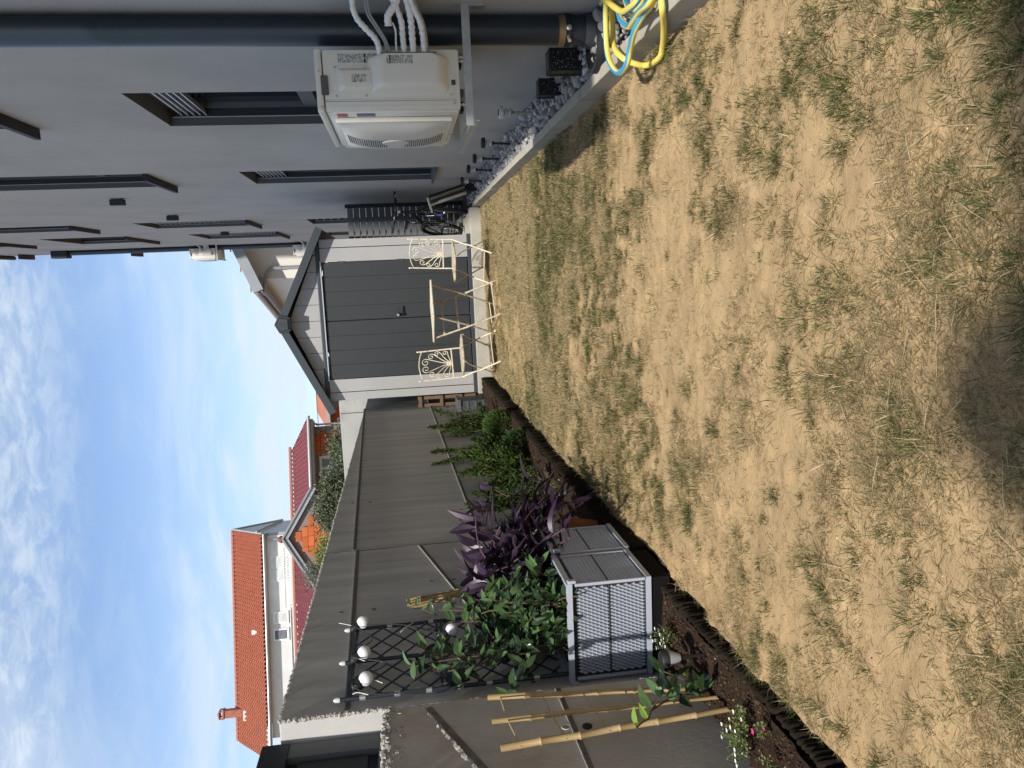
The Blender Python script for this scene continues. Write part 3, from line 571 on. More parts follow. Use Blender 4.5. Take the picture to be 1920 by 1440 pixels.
def make_ac(label, base=(1.09, 3.93, .66)):
    bx_, by_, bz_ = base; t = thing('air_conditioner', label, 'air conditioner', base, 'outdoor air conditioners on the grey house')
    x0, x1, y0, y1, z0, z1 = bx_ - .285, bx_, by_, by_ + 1.0, bz_ + .045, bz_ + .70
    part('casing', MB().bevbox(x0 + .004, x1, y0, y1, z0, z1 + .0, .014), 'acw', t, True)
    part('lid', MB().bevbox(x0 - .004, x1 + .004, y0 - .006, y1 + .006, z1 + .003, z1 + .036, .010), 'acw', t, True)
    part('hand_hold', MB().bevbox(x0 + .075, x0 + .165, y0 - .009, y0 + .004, z1 - .022, z1 + .012, .004), M('recess', (.09, .088, .08), .6), t)
    cv = part('side_panel', MB().bevbox(x0 + .062, x1 - .075, y0 - .004, y0 + .004, z0 + .03, z1 - .045, .003), 'acw', t, True)
    soft('upper_bulge', (x0 + .088, x1 - .088, z1 - .26, z1 - .065), (x0 + .108, x1 - .105, z1 - .26, z1 - .10), y0 - .003, y0 - .026, 'acw', cv)
    lo = soft('pipe_cover', (x0 + .082, x1 - .035, z0 + .055, z1 - .215), (x0 + .115, x1 - .035, z0 + .115, z1 - .285), y0 - .003, y0 - .062, 'acw', t)
    part('cover_recess', MB().box(x1 - .034, x1 - .028, y0 - .055, y0 - .003, z0 + .11, z1 - .28), M('recess shade', (.14, .135, .12), .7), t)
    part('panel_seam', MB().box(x0 + .044, x0 + .0465, y0 - .0016, y0 + .003, z0 + .02, z1 - .004), 'cable', t); part('panel_seam', MB().box(x0 + .052, x0 + .0545, y0 - .0012, y0 + .003, z0 + .02, z1 - .004), 'acg', t)
    part('panel_seam', MB().box(x0 + .024, x0 + .0255, y0 - .001, y0 + .003, z0 + .03, z1 - .03), 'acg', t)
    sm = MB().lathe([(.0052, 0), (.0056, .003), (.003, .004), (.0024, .0018)], n=8, axis=(0, -1, 0)).mesh('screw', 'galv', smooth=True)
    for (sx, sz) in ((x1 - .085, z1 - .058), (x1 - .085, z1 - .20), (x0 + .070, z1 - .058), (x0 + .070, z1 - .20), (x0 + .070, z0 + .045), (x0 + .03, z0 + .03), (x0 + .02, z1 + .015), (x1 - .10, z1 + .018)): inst('screw', sm, t, (sx, y0 - (.0065 if sz > z1 else .004), sz))
    part('slot', MB().box(x0 + .115, x0 + .14, y0 - .0045, y0 - .0035, z0 + .022, z0 + .042), 'dgrey', t)
    lab = part('spec_label', MB().box(x1 - .062, x1 - .020, y0 - .0012, y0 + .001, z1 - .285, z1 - .075), 'printm', t)
    part('label_bar', MB().box(x1 - .062, x1 - .046, y0 - .002, y0 - .0013, z1 - .207, z1 - .198), 'black', lab); part('label_bar', MB().box(x1 - .036, x1 - .020, y0 - .002, y0 - .0013, z1 - .207, z1 - .198), 'black', lab)
    cu = bpy.data.curves.new('ce_mark', 'FONT'); cu.body = 'CE'; cu.size = .026; cu.extrude = .0003; cu.materials.append(MT['black']); tmp_ = bpy.data.objects.new('ce_mark_curve', cu); cem = bpy.data.meshes.new_from_object(tmp_); bpy.data.objects.remove(tmp_); ce = bpy.data.objects.new('ce_mark', cem); COL.objects.link(ce); ce.parent = lab
    ce.matrix_local = Matrix.Translation(Vector((x1 - .0600, y0 - .0018, z1 - .300)) - wloc(lab)) @ Matrix.Rotation(R(90), 4, 'X')
    l2 = part('small_label', MB().box(x0 + .128, x0 + .165, y0 - .0272, y0 - .0255, z1 - .205, z1 - .135), 'printm', t)
    l3 = part('wiring_label', MB().box(x1 - .082, x1 - .045, y0 - .0632, y0 - .0615, z1 - .43, z1 - .305), 'printm', t); part('label_bar', MB().box(x1 - .082, x1 - .045, y0 - .064, y0 - .0633, z1 - .325, z1 - .319), 'black', l3)
    # front with fan grille, seen edge on
    ff = part('front_frame', MB().bevbox(x0 - .004, x0 + .006, y0 + .03, y0 + .97, z0 + .012, z1 - .012, .003), 'acw', t, True)
    zc, yc, hy, hz = (z0 + z1) / 2, y0 + .50, .385, (z1 - z0) / 2 - .035
    part('grille_rim', MB().bevbox(x0 - .032, x0 - .0045, yc - hy, yc + hy, zc - hz, zc + hz, .013), 'acg', t, True)
    dome = lambda p, q: (x0 - .0325 - .032 * (1 - p ** 4) * (1 - q ** 4), yc + p * (hy - .02), zc + q * (hz - .02))
    gr = part('fan_grille', MB().grid(lambda i, j: dome(i * 2 - 1, j * 2 - 1), 24, 24), 'acg', t, True)
    lv = MB()
    for k in range(44):
        q = -.92 + 1.84 * k / 43
        if abs(q) < .16: continue
        lv.add([tuple(Vector(dome(-.10 + .62 * j / 8 - .25 * q * q, q + dq)) + Vector((-.0016, 0, 0))) for j in range(9) for dq in (-.0095, .0095)], [(2 * j, 2 * j + 2, 2 * j + 3, 2 * j + 1) for j in range(8)])
    part('grille_slits', lv, M('grille dark', (.06, .06, .056), .7), gr)
    part('fan_hub', MB().lathe([(.075, 0), (.074, .002), (.06, .0035)], (x0 - .0655, yc + .02, zc), 24, (-1, 0, 0)), 'acg', gr, True)
    part('red_sticker', MB().box(x0 - .0062, x0 - .0045, y0 + .034, y0 + .10, z1 - .10, z1 - .050), 'red', t); part('blue_sticker', MB().box(x0 - .0062, x0 - .0045, y0 + .034, y0 + .10, z1 - .235, z1 - .145), 'bluel', t)
    # wall bracket
    for yy, nm in ((y0 + .03, 0), (y0 + .90, 1)):
        b = MB().box(x0 - .075 + .02 * nm, x1 + .212, yy - .02, yy + .02, bz_ - .018, bz_ - .014).box(x0 - .075 + .02 * nm, x1 + .212, yy - .0225, yy - .0205, bz_ - .0135, bz_ + .022); b.box(x1 + .200, x1 + .212, yy - .028, yy + .028, bz_ - .09, bz_ - .0185); part('bracket', b, 'galv', t)
        for q in (x0 + .03, x1 - .05): part('bolt', MB().lathe([(.010, 0), (.010, .022), (.006, .024), (.006, .034)], (q, yy, bz_ + .012), 6), 'galv', t)
    part('front_rail', MB().box(x0 - .052, x0 - .012, y0 + .02, y0 + 1.05, bz_ - .0128, bz_ - .008).box(x0 - .052, x0 - .048, y0 + .02, y0 + 1.05, bz_ - .045, bz_ - .0135), 'galv', t)
    part('rubber_foot', MB().bevbox(x0 + .01, x0 + .06, y0 + .1, y0 + .16, bz_ + .023, bz_ + .046, .004), 'rubber', t); part('rubber_foot', MB().bevbox(x1 - .06, x1 - .02, y0 + .1, y0 + .16, bz_ + .023, bz_ + .046, .004), 'rubber', t)
    # wrapped pipes leaving the cover towards the wall
    rr = random.Random(3); yb = y0 - .035
    def pipe(z_a, pts, r, mat, nm):
        P = catmull([(x1 - .06, yb, z_a), (x1 - .02, yb - .002, z_a)] + pts, 9); part(nm, MB().tube(P, [r * (1 + .10 * math.sin(i * 1.7) + rr.uniform(-.07, .07)) if mat == 'tape' else r for i in range(len(P))], 10), mat, t, True)
    zt = z1
    E_ = x1 + .30
    pipe(zt - .275, [(x1 + .03, yb - .008, zt - .262), (x1 + .08, yb - .02, zt - .215), (x1 + .125, yb - .03, zt - .178), (x1 + .19, yb - .045, zt - .165), (E_, yb - .07, zt - .19)], .0135, 'tape', 'pipe')
    pipe(zt - .392, [(x1 + .05, yb - .006, zt - .389), (x1 + .11, yb - .02, zt - .386), (x1 + .18, yb - .04, zt - .360), (E_, yb - .07, zt - .30)], .0135, 'tape', 'pipe')
    pipe(zt - .436, [(x1 + .05, yb - .008, zt - .434), (x1 + .11, yb - .02, zt - .432), (x1 + .18, yb - .04, zt - .420), (E_, yb - .07, zt - .38)], .0155, 'tape', 'pipe')
    pipe(zt - .487, [(x1 + .05, yb - .008, zt - .484), (x1 + .11, yb - .02, zt - .473), (x1 + .18, yb - .04, zt - .440), (E_, yb - .07, zt - .40)], .0135, 'tape', 'pipe')
    P = catmull([(x1 + .085, yb - .03, zt - .325), (x1 + .125, yb - .04, zt - .325), (x1 + .155, yb - .045, zt - .345), (x1 + .20, yb - .05, zt - .37), (E_, yb - .06, zt - .36)], 8); part('pipe', MB().tube(P, [.017 * (1 + .08 * math.sin(i * 1.7)) for i in range(len(P))], 10), 'tape', t, True)
    for k, q in enumerate((-.310, -.322)): pipe(zt + q, [(x1 + .03, yb - .004, zt + q + .012 + k * .002), (x1 + .09, yb - .02, zt + q + .05), (x1 + .16, yb - .03, zt + q + .085), (E_, yb - .05, zt + q + .08)], .0052, 'cable', 'cable')
    pipe(zt - .503, [(x1 + .05, yb - .004, zt - .500), (x1 + .11, yb - .016, zt - .489), (x1 + .18, yb - .035, zt - .458), (E_, yb - .06, zt - .42)], .0062, 'cable', 'cable')
    pipe(zt - .356, [(x1 + .03, yb - .004, zt - .356), (x1 + .07, yb - .01, zt - .357), (x1 + .10, yb - .03, zt - .345)], .0042, 'tape', 'cable')
    t.location = (.954, 3.44, .709); t.scale = (.875,) * 3
    return t
ac1 = make_ac('large ivory air conditioner beside the dark downpipe with white wrapped pipes')
ac2 = copy_tree(ac1); ac3 = copy_tree(ac1); ac2.scale = ac3.scale = (1, 1, 1); ac2.location = (1.05, 23.0, 6.17); ac2['label'] = 'distant air conditioner high on the far house corner, outlined against the sky'
ac3.location = (1.05, 23.0, 3.33); ac3['label'] = 'distant air conditioner half hidden behind the right slope of the shed roof'

# ================================================================== BISTRO CHAIRS AND TABLE
def spiral(c, r0, turns, a0, sgn, n=16):            # volute in the plane of the chair back, running inwards
    P = []
    for i in range(n + 1): t = i / n; r = r0 * (1 - .78 * t); a = a0 + sgn * turns * 2 * math.pi * t; P.append((c[0] + r * math.cos(a), c[1] + r * math.sin(a)))
    return P
def make_chair(label):
    t = thing('bistro_chair', label, 'chair', (0, 0, 0), 'two cream scrollwork folding chairs at the shed')
    W = .20; r = .0085
    ypos = lambda z: -.19 + (.90 - z) * .10 if z > .45 else (-.145 + (.45 - z) / .45 * .36)    # post line: back leans, legs run forward
    for s in (-1, 1):
        zs = [.93, .80, .66, .52, .45, .40, .33, .25, .12, .0]; P = [(s * (W + (.01 if z < .3 else 0)), ypos(z), z) for z in zs]
        pst = part('post', MB().tube(catmull(P, 4), r, 8), 'cream', t, True)
        part('finial', MB().lathe([(.006, 0), (.011, .006), (.006, .014), (.011, .022), (.0095, .034), (.002, .042)], (s * W, ypos(.93), .928), 10), 'cream', pst, True)
        P = [(s * (W - .018), .19, .425), (s * (W - .018), .10, .36), (s * (W - .018), .02, .25), (s * (W - .018), -.09, .12), (s * (W - .018), -.20, 0)]
        part('leg', MB().tube(catmull(P, 4), .0075, 8), 'cream_t', t, True)
    part('front_stretcher', MB().tube([(-W, ypos(.10), .10), (W, ypos(.10), .10)], .006, 6), 'cream', t); part('rear_stretcher', MB().tube([(-W + .018, -.115, .095), (W - .018, -.115, .095)], .006, 6), 'cream', t)
    st = part('seat', MB().prism([(-.185, -.17, .440), (.185, -.17, .440), (.205, .02, .440), (.19, .17, .440), (.11, .205, .440), (-.11, .205, .440), (-.19, .17, .440), (-.205, .02, .440)], (0, 0, .010)), 'cream_t', t)
    rim = [(-.185, -.17, .443), (.185, -.17, .443), (.205, .02, .443), (.19, .17, .443), (.11, .205, .443), (-.11, .205, .443), (-.19, .17, .443), (-.205, .02, .443)]
    part('seat_rim', MB().tube(rim, .011, 6, closed=True), 'cream_t', st)
    for z in (.555, ): part('cross_rail', MB().tube([(-W, ypos(z), z), (W, ypos(z), z)], .0085, 8), 'cream', t, True)
    top = [(-W, ypos(.905), .905), (-.12, ypos(.93), .935), (0, ypos(.95), .95), (.12, ypos(.93), .935), (W, ypos(.905), .905)]
    part('top_rail', MB().tube(catmull(top, 5), .006, 8), 'cream', t, True)
    pl = lambda P: [(x, ypos(z), z) for x, z in P]
    for s in (-1, 1):
        def scroll(base, mid, c, r0, a0, turns, sg): 
            sp = spiral(c, r0, turns, a0, sg); P = catmull(pl([base] + mid + sp[:1]), 6)[:-1] + pl(sp)
            if s < 0: P = [(-q[0] if not hasattr(q, 'x') else -q.x, q[1], q[2]) for q in P]
            part('scroll', MB().tube(P, .0046, 6), 'cream', t, True)
        scroll((.008, .575), [(.018, .66), (.055, .76), (.085, .84)], (.045, .868), .048, R(10), 1.15, 1)
        scroll((.012, .575), [(.035, .64), (.085, .70), (.130, .75)], (.118, .800), .040, R(-40), 1.2, 1)
        scroll((.016, .573), [(.050, .615), (.10, .655), (.140, .675)], (.150, .728), .034, R(-60), 1.2, 1)
        scroll((.020, .570), [(.070, .585), (.125, .600)], (.148, .632), .034, R(-100), 1.25, 1)
    part('scroll_knot', MB().bevbox(-.026, .026, ypos(.59) - .009, ypos(.59) + .009, .566, .622, .006), 'cream', t)
    return t
chA = make_chair('cream iron folding chair with scrollwork back turned left, right of the table')
chA.location = (.165, 9.12, -.015); chA.rotation_euler.z = R(180 - 34)
chB = copy_tree(chA); chB.location = (-.945, 8.98, -.045); chB.rotation_euler.z = R(180 + 36); chB['label'] = 'cream iron folding chair with scrollwork back turned right, left of the table'
tb = thing('bistro_table', 'weathered cream folding iron table with crossed legs between the two chairs', 'table', (0, 0, 0))
part('tabletop', MB().bevbox(-.245, .245, -.245, .245, .752, .766, .004), 'cream', tb); part('table_rim', MB().tube([(-.25, -.25, .757), (.25, -.25, .757), (.25, .25, .757), (-.25, .25, .757)], .0105, 8, closed=True), 'cream', tb)
for s, wd in ((1, .235), (-1, .215)):
    for q in (-1, 1): part('leg', MB().tube([(q * wd, s * -.20, .745), (q * wd, s * .0, .36), (q * wd, s * .225, .0)], .0105, 8), 'cream_t', tb, True)
    part('stretcher', MB().tube([(-wd, s * .185, .065), (wd, s * .185, .065)], .007, 6), 'cream', tb); 
part('brace', MB().bar((-.235, -.145, .635), (.235, -.145, .635), .008, .02), 'cream_t', tb); part('brace', MB().bar((-.215, -.06, .47), (.215, -.06, .47), .008, .022), 'cream_t', tb)
for q in (-1, 1): part('pivot_bolt', MB().tube([(q * .25, .0, .36), (q * .195, .0, .36)], .009, 8), 'galv', tb)
tb.location = (-.40, 8.86, -.035); tb.rotation_euler.z = R(218)

# ================================================================== BICYCLE AND SCOOTER
def arc(c, r, n, u, v): return [Vector(c) + Vector(u) * r * math.cos(2 * math.pi * k / n) + Vector(v) * r * math.sin(2 * math.pi * k / n) for k in range(n)]
bk = thing('bicycle', 'black mountain bicycle with blue accents standing between shed and slat fence', 'bicycle', (0, 0, 0))
def wheel(y, steer):
    Rm = Matrix.Rotation(steer, 3, 'Z'); u = Rm @ Vector((0, 1, 0)); v = Vector((0, 0, 1)); a = Rm @ Vector((1, 0, 0)); c = Vector((0, y, .325))
    wh = part('wheel', MB().tube(arc(c, .268, 36, u, v), .011, 6, closed=True), 'chrome', bk, True); tr = MB().tube(arc(c, .300, 40, u, v), .027, 10, closed=True)
    for k in range(80):
        an = 2 * math.pi * k / 80; p = c + (u * math.cos(an) + v * math.sin(an)) * .325; rd = (u * math.cos(an) + v * math.sin(an)); tr.obox(p + a * (.012 if k % 2 else -.012), a * .009, (u * -math.sin(an) + v * math.cos(an)) * .006, rd * .006)
    part('tyre', tr, 'rubber', wh, True)
    sp = MB()
    for k in range(20):
        an = 2 * math.pi * k / 20; sp.bar(c + a * (.025 if k % 2 else -.025), c + (u * math.cos(an) + v * math.sin(an)) * .265, .0022, .0022)
    part('spokes', sp, 'chrome', wh); part('hub', MB().tube([c - a * .05, c + a * .05], .018, 10), 'chrome', wh, True); part('brake_disc', MB().tube([c - a * .036, c - a * .034], .08, 24), 'galv', wh, True)
    return c, a, u
fc, fa, fu = wheel(.53, R(-14)); rc, ra, ru = wheel(-.50, 0)
def T(nm, pts, r, mat='blackgl', par=bk): return part(nm, MB().tube(pts, r, 10), mat, par, True)
BBk, SD, HDt, HDb = Vector((0, -.09, .30)), Vector((0, -.23, .74)), Vector((0, .30, .80)), Vector((0, .345, .66))
fr_ = T('frame', [BBk, HDb + Vector((0, -.01, .02))], .024); T('top_tube', [SD - Vector((0, -.02, .10)), HDt], .019, par=fr_); T('seat_tube', [BBk, SD], .018, par=fr_); T('head_tube', [HDt + Vector((0, -.005, .02)), HDb], .024, par=fr_)
T('down_tube_panel', [BBk.lerp(HDb, .55), BBk.lerp(HDb, .85)], .0255, 'blue', fr_)
for s in (-1, 1):
    T('chain_stay', [BBk + Vector((s * .03, 0, 0)), rc + Vector((s * .065, 0, 0))], .010, par=fr_); T('seat_stay', [SD + Vector((s * .025, .02, -.10)), rc + Vector((s * .065, 0, 0))], .009, par=fr_)
fk = part('fork', MB().tube([HDb, HDb + Vector((0, .035, -.09))], .020, 10), 'blackgl', bk, True)
for s in (-1, 1):
    a_ = HDb + Vector((0, .035, -.09)) + fa * s * .058; e_ = fc + fa * s * .062; T('fork_leg', [a_, a_.lerp(e_, .5)], .016, 'chrome', fk); T('fork_slider', [a_.lerp(e_, .45), e_], .019, 'blackgl', fk); 
T('fork_crown', [HDb + Vector((0, .03, -.08)) - fa * .062, HDb + Vector((0, .03, -.08)) + fa * .062], .02, par=fk)
T('decal', [(HDb + Vector((0, .035, -.09)) + fa * .058).lerp(fc + fa * .062, .6), (HDb + Vector((0, .035, -.09)) + fa * .058).lerp(fc + fa * .062, .9)], .0195, 'blue', fk)
st_ = HDt + Vector((0, -.05, .22)); T('stem', [HDt, st_, st_ + fu * .06 + Vector((0, 0, .01))], .016)
hb_c = st_ + fu * .06 + Vector((0, 0, .01)); hb = part('handlebar', MB().tube(catmull([hb_c - fa * .31 - fu * .06 + Vector((0, 0, .03)), hb_c - fa * .12 + Vector((0, 0, .01)), hb_c, hb_c + fa * .12 + Vector((0, 0, .01)), hb_c + fa * .31 - fu * .06 + Vector((0, 0, .03))], 5), .013, 8), 'blackgl', bk, True)
for s in (-1, 1):
    g_ = hb_c + fa * s * .31 - fu * .06 + Vector((0, 0, .03)); g2 = hb_c + fa * s * .20 - fu * .03 + Vector((0, 0, .02)); T('grip', [g_, g2], .018, 'rubber', hb); T('brake_lever', [g2 + fu * .02, g2 + fu * .05 - Vector((0, 0, .02)) + fa * s * .05], .006, 'chrome', hb); T('shifter', [g2 - fa * s * .03, g2 - fa * s * .05 - Vector((0, 0, .03))], .014, 'black', hb)
T('head_light', [hb_c + fu * .03 + Vector((0, 0, -.05)), hb_c + fu * .085 + Vector((0, 0, -.055))], .030, 'black'); part('light_lens', MB().lathe([(.026, 0), (.020, .008)], hb_c + fu * .086 + Vector((0, 0, -.055)), 14, fu), 'clear', bk, True)
T('seat_post', [SD, SD + Vector((0, -.035, .12))], .014, 'chrome')
sd_ = MB().prism([(-.012, .14, .885), (.012, .14, .885), (.03, 0, .89), (.075, -.11, .90), (.04, -.135, .90), (-.04, -.135, .90), (-.075, -.11, .90), (-.03, 0, .89)], (0, 0, -.04)); sd_.v = [(x, y - .27, z) for x, y, z in sd_.v]; part('saddle', sd_, 'rubber', bk)
T('chainring', [BBk + Vector((.04, 0, 0)), BBk + Vector((.045, 0, 0))], .08, 'galv')
for s in (-1, 1): cr = T('crank', [BBk + Vector((s * .06, 0, 0)), BBk + Vector((s * .075, s * .12, -.11))], .010, 'blackgl'); part('pedal', MB().bevbox(*(lambda p: (p.x - .045, p.x + .045, p.y - .04, p.y + .04, p.z - .01, p.z + .01))(BBk + Vector((s * .125, s * .12, -.11))), .004), 'black', cr)
cbl = MB().tube(catmull([g2, hb_c + fu * .10 + Vector((0, 0, .02)), HDt + Vector((.03, .06, -.02)), BBk.lerp(HDb, .8) + Vector((.02, 0, .02))], 6), .003, 5); part('brake_cable', cbl, 'black', bk)
bk.location = (.715, 10.86, .13); bk.rotation_euler = (R(0), R(-7), R(180 + 12)); bk.scale = (.92, .92, .92)
sct = thing('kick_scooter', 'folded silver and black kick scooter propped against the house wall behind the stake lights', 'scooter', (0, 0, 0))
dk = part('deck', MB().bevbox(-.012, .062, -.055, .055, .14, .60, .012), 'black', sct); part('deck_edge', MB().bevbox(-.016, -.0122, -.05, -.02, .15, .60, .002), 'chrome', dk)
T('steering_tube', [(-.085, 0, .13), (-.085, 0, .52)], .019, 'galv', sct); T('inner_tube', [(-.085, 0, .50), (-.085, 0, .62)], .016, 'chrome', sct); T('handlebar', [(-.085, -.10, .63), (-.085, .10, .63)], .013, 'chrome', sct)
for z_, x_ in ((.07, -.04), (.075, .045)):
    wl = part('wheel', MB().tube(arc((x_, 0, z_), .052, 24, (1, 0, 0), (0, 0, 1)), .018, 8, closed=True), 'rubber', sct, True); part('wheel_hub', MB().tube([(x_, -.016, z_), (x_, .016, z_)], .040, 14), 'dgrey', wl, True)
part('folding_joint', MB().bevbox(-.11, .03, -.03, .03, .11, .17, .012), 'black', sct)
sct.location = (1.06, 9.45, .07); sct.rotation_euler = (Matrix.Rotation(R(-17), 3, 'Y') @ Matrix.Rotation(R(60), 3, 'Z')).to_euler(); 

# ================================================================== STAKE LIGHTS, LANTERNS, HOSE
def stake(label, loc, clear=False, lean=0.0, s=1.0):
    t = thing('stake_light', label, 'garden light', (0, 0, 0), 'solar stake lights in the gravel')
    body = 'clear' if clear else 'clear'
    part('stake', MB().lathe([(.004, -.08), (.008, -.04), (.0085, .135)], n=10), 'galv' if clear else 'black', t, True)
    part('collar', MB().lathe([(.010, .128), (.016, .136), (.016, .142)], n=14), 'chrome' if clear else 'black', t, True)
    part('diffuser', MB().lathe([(.014, .142), (.024, .148), (.024, .156), (.014, .160), (.014, .168), (.025, .172), (.025, .180), (.015, .184), (.015, .192)], n=16), 'clear', t, True)
    cap = part('cap', MB().lathe([(.022, .192), (.036, .194), (.037, .214), (.033, .219)], n=20), 'clear' if clear else 'black', t, True)
    part('solar_cell', MB().box(-.018, .018, -.018, .018, .2192, .2215), 'solar', cap)
    t.location = loc; t.rotation_euler = (lean * .4, lean, 0); t.scale = (1.12,) * 3; return t
stake('slim clear and silver stake light standing nearest of the row against the grey wall', (1.035, 5.20, .105), True, R(2))
k = 0
for lb_, lo, ln in (('nearest black capped stake light, alone in front of the others in the gravel', (1.03, 6.36, .10), 3), ('second black capped stake light counting away from the camera', (1.02, 7.10, .10), 2), ('third black capped stake light, leaning a little in the gravel', (1.005, 7.76, .10), 5), ('black capped stake light farthest away, close to the scooter', (1.0, 8.55, .10), 2)): stake(lb_, lo, False, R(ln))
def lantern(label, c, w_, h, rz):
    t = thing('solar_lantern', label, 'lantern', c, 'pierced black lanterns on the gravel'); x, y, z = c; q = w_ / 2
    part('pierced_shell', MB().box(x - q, x + q, y - q, y + q, z + .012, z + h - .014), 'lantern', t)
    for a in (-1, 1):
        for b in (-1, 1): part('corner_rail', MB().box(x + a * q - .005, x + a * q + .005, y + b * q - .005, y + b * q + .005, z + .0125, z + h - .0145), 'black', t)
    part('base', MB().bevbox(x - q - .004, x + q + .004, y - q - .004, y + q + .004, z - .03, z + .012, .003), 'black', t); part('lid', MB().bevbox(x - q - .006, x + q + .006, y - q - .006, y + q + .006, z + h - .014, z + h, .003), 'black', t); part('solar_cell', MB().box(x - q + .008, x + q - .008, y - q + .008, y + q - .008, z + h + .0005, z + h + .002), 'solar', t)
    return t
lantern('larger pierced black metal lantern on the gravel close to the drain', (1.025, 3.93, .075), .098, .19, 0); lantern('smaller pierced black metal lantern on the gravel farther from the drain', (1.03, 4.50, .05), .082, .165, 0)
ho = thing('garden_hose', 'yellow garden hose with blue stripe lying in loops over kerb and gravel', 'hose', (.93, 2.95, .1))
HZ = [[(1.168, 3.305, .13), (1.087, 3.243, .15), (1.008, 3.218, .16), (.888, 3.21, .16), (.814, 3.156, .16), (.761, 3.08, .15), (.766, 2.971, .15), (.808, 2.924, .15), (.846, 2.832, .16), (.876, 2.761, .15), (.881, 2.673, .15), (.921, 2.656, .14)],
      [(1.10, 3.263, .12), (1.069, 3.26, .12), (.973, 3.259, .12), (.904, 3.228, .125), (.834, 3.126, .125), (.802, 3.102, .08), (.792, 3.09, .03), (.787, 2.968, .022), (.813, 2.904, .03), (.839, 2.774, .07), (.848, 2.643, .12), (.887, 2.63, .13), (.95, 2.67, .13)],
      [(1.10, 3.30, .11), (1.032, 3.181, .12), (.964, 3.099, .13), (.911, 3.003, .13), (.893, 2.884, .15), (.881, 2.733, .17), (.876, 2.633, .17), (.918, 2.60, .15)],
      [(1.12, 3.38, .13), (1.078, 3.216, .16), (.99, 3.024, .18), (.936, 2.912, .18), (.909, 2.788, .19), (.903, 2.703, .19), (.932, 2.67, .18)],
      [(1.093, 3.158, .105), (1.046, 3.118, .105), (.996, 3.072, .105), (.953, 3.001, .11), (.941, 2.94, .12), (.939, 2.849, .13), (.964, 2.79, .13)]]
for i, P in enumerate(HZ): part('hose_loop', MB().tube(catmull(P, 8), .0118, 12, mis=[0, 0, 0, 1, 1, 1, 0, 0, 0, 0, 0, 0], twist0=(.2, 2.6, 1.2, 3.4, 5.0)[i]), ['yhose', 'bhose'], ho, True)
# things tucked in beside the shed
pa = thing('wooden_pallet', 'small weathered wooden pallet leaning between shed and concrete wall', 'pallet', (-1.64, 10.2, 0))
for x_ in (-1.70, -1.60): part('runner', MB().bevbox(x_ - .022, x_ + .022, 10.16, 10.24, .06, .93, .004), 'wood', pa)
for z_ in (.12, .36, .62, .90): part('board', MB().bevbox(-1.72, -1.575, 10.135, 10.155, z_ - .022, z_ + .022, .003), 'wood', pa)
bxx = thing('plastic_trough', 'dark grey plastic trough standing at the shed corner behind the junipers', 'planter', (-1.64, 9.7, 0))
part('body', MB().bevbox(-1.70, -1.57, 9.55, 9.9, .03, .40, .01), 'dgrey', bxx); part('rim', MB().bevbox(-1.71, -1.555, 9.53, 9.92, .401, .45, .006), 'anth_l', bxx); 
for z_ in (.12, .22, .32): part('rib', MB().box(-1.69, -1.58, 9.541, 9.5495, z_ - .012, z_ + .012), 'anth_l', bxx)

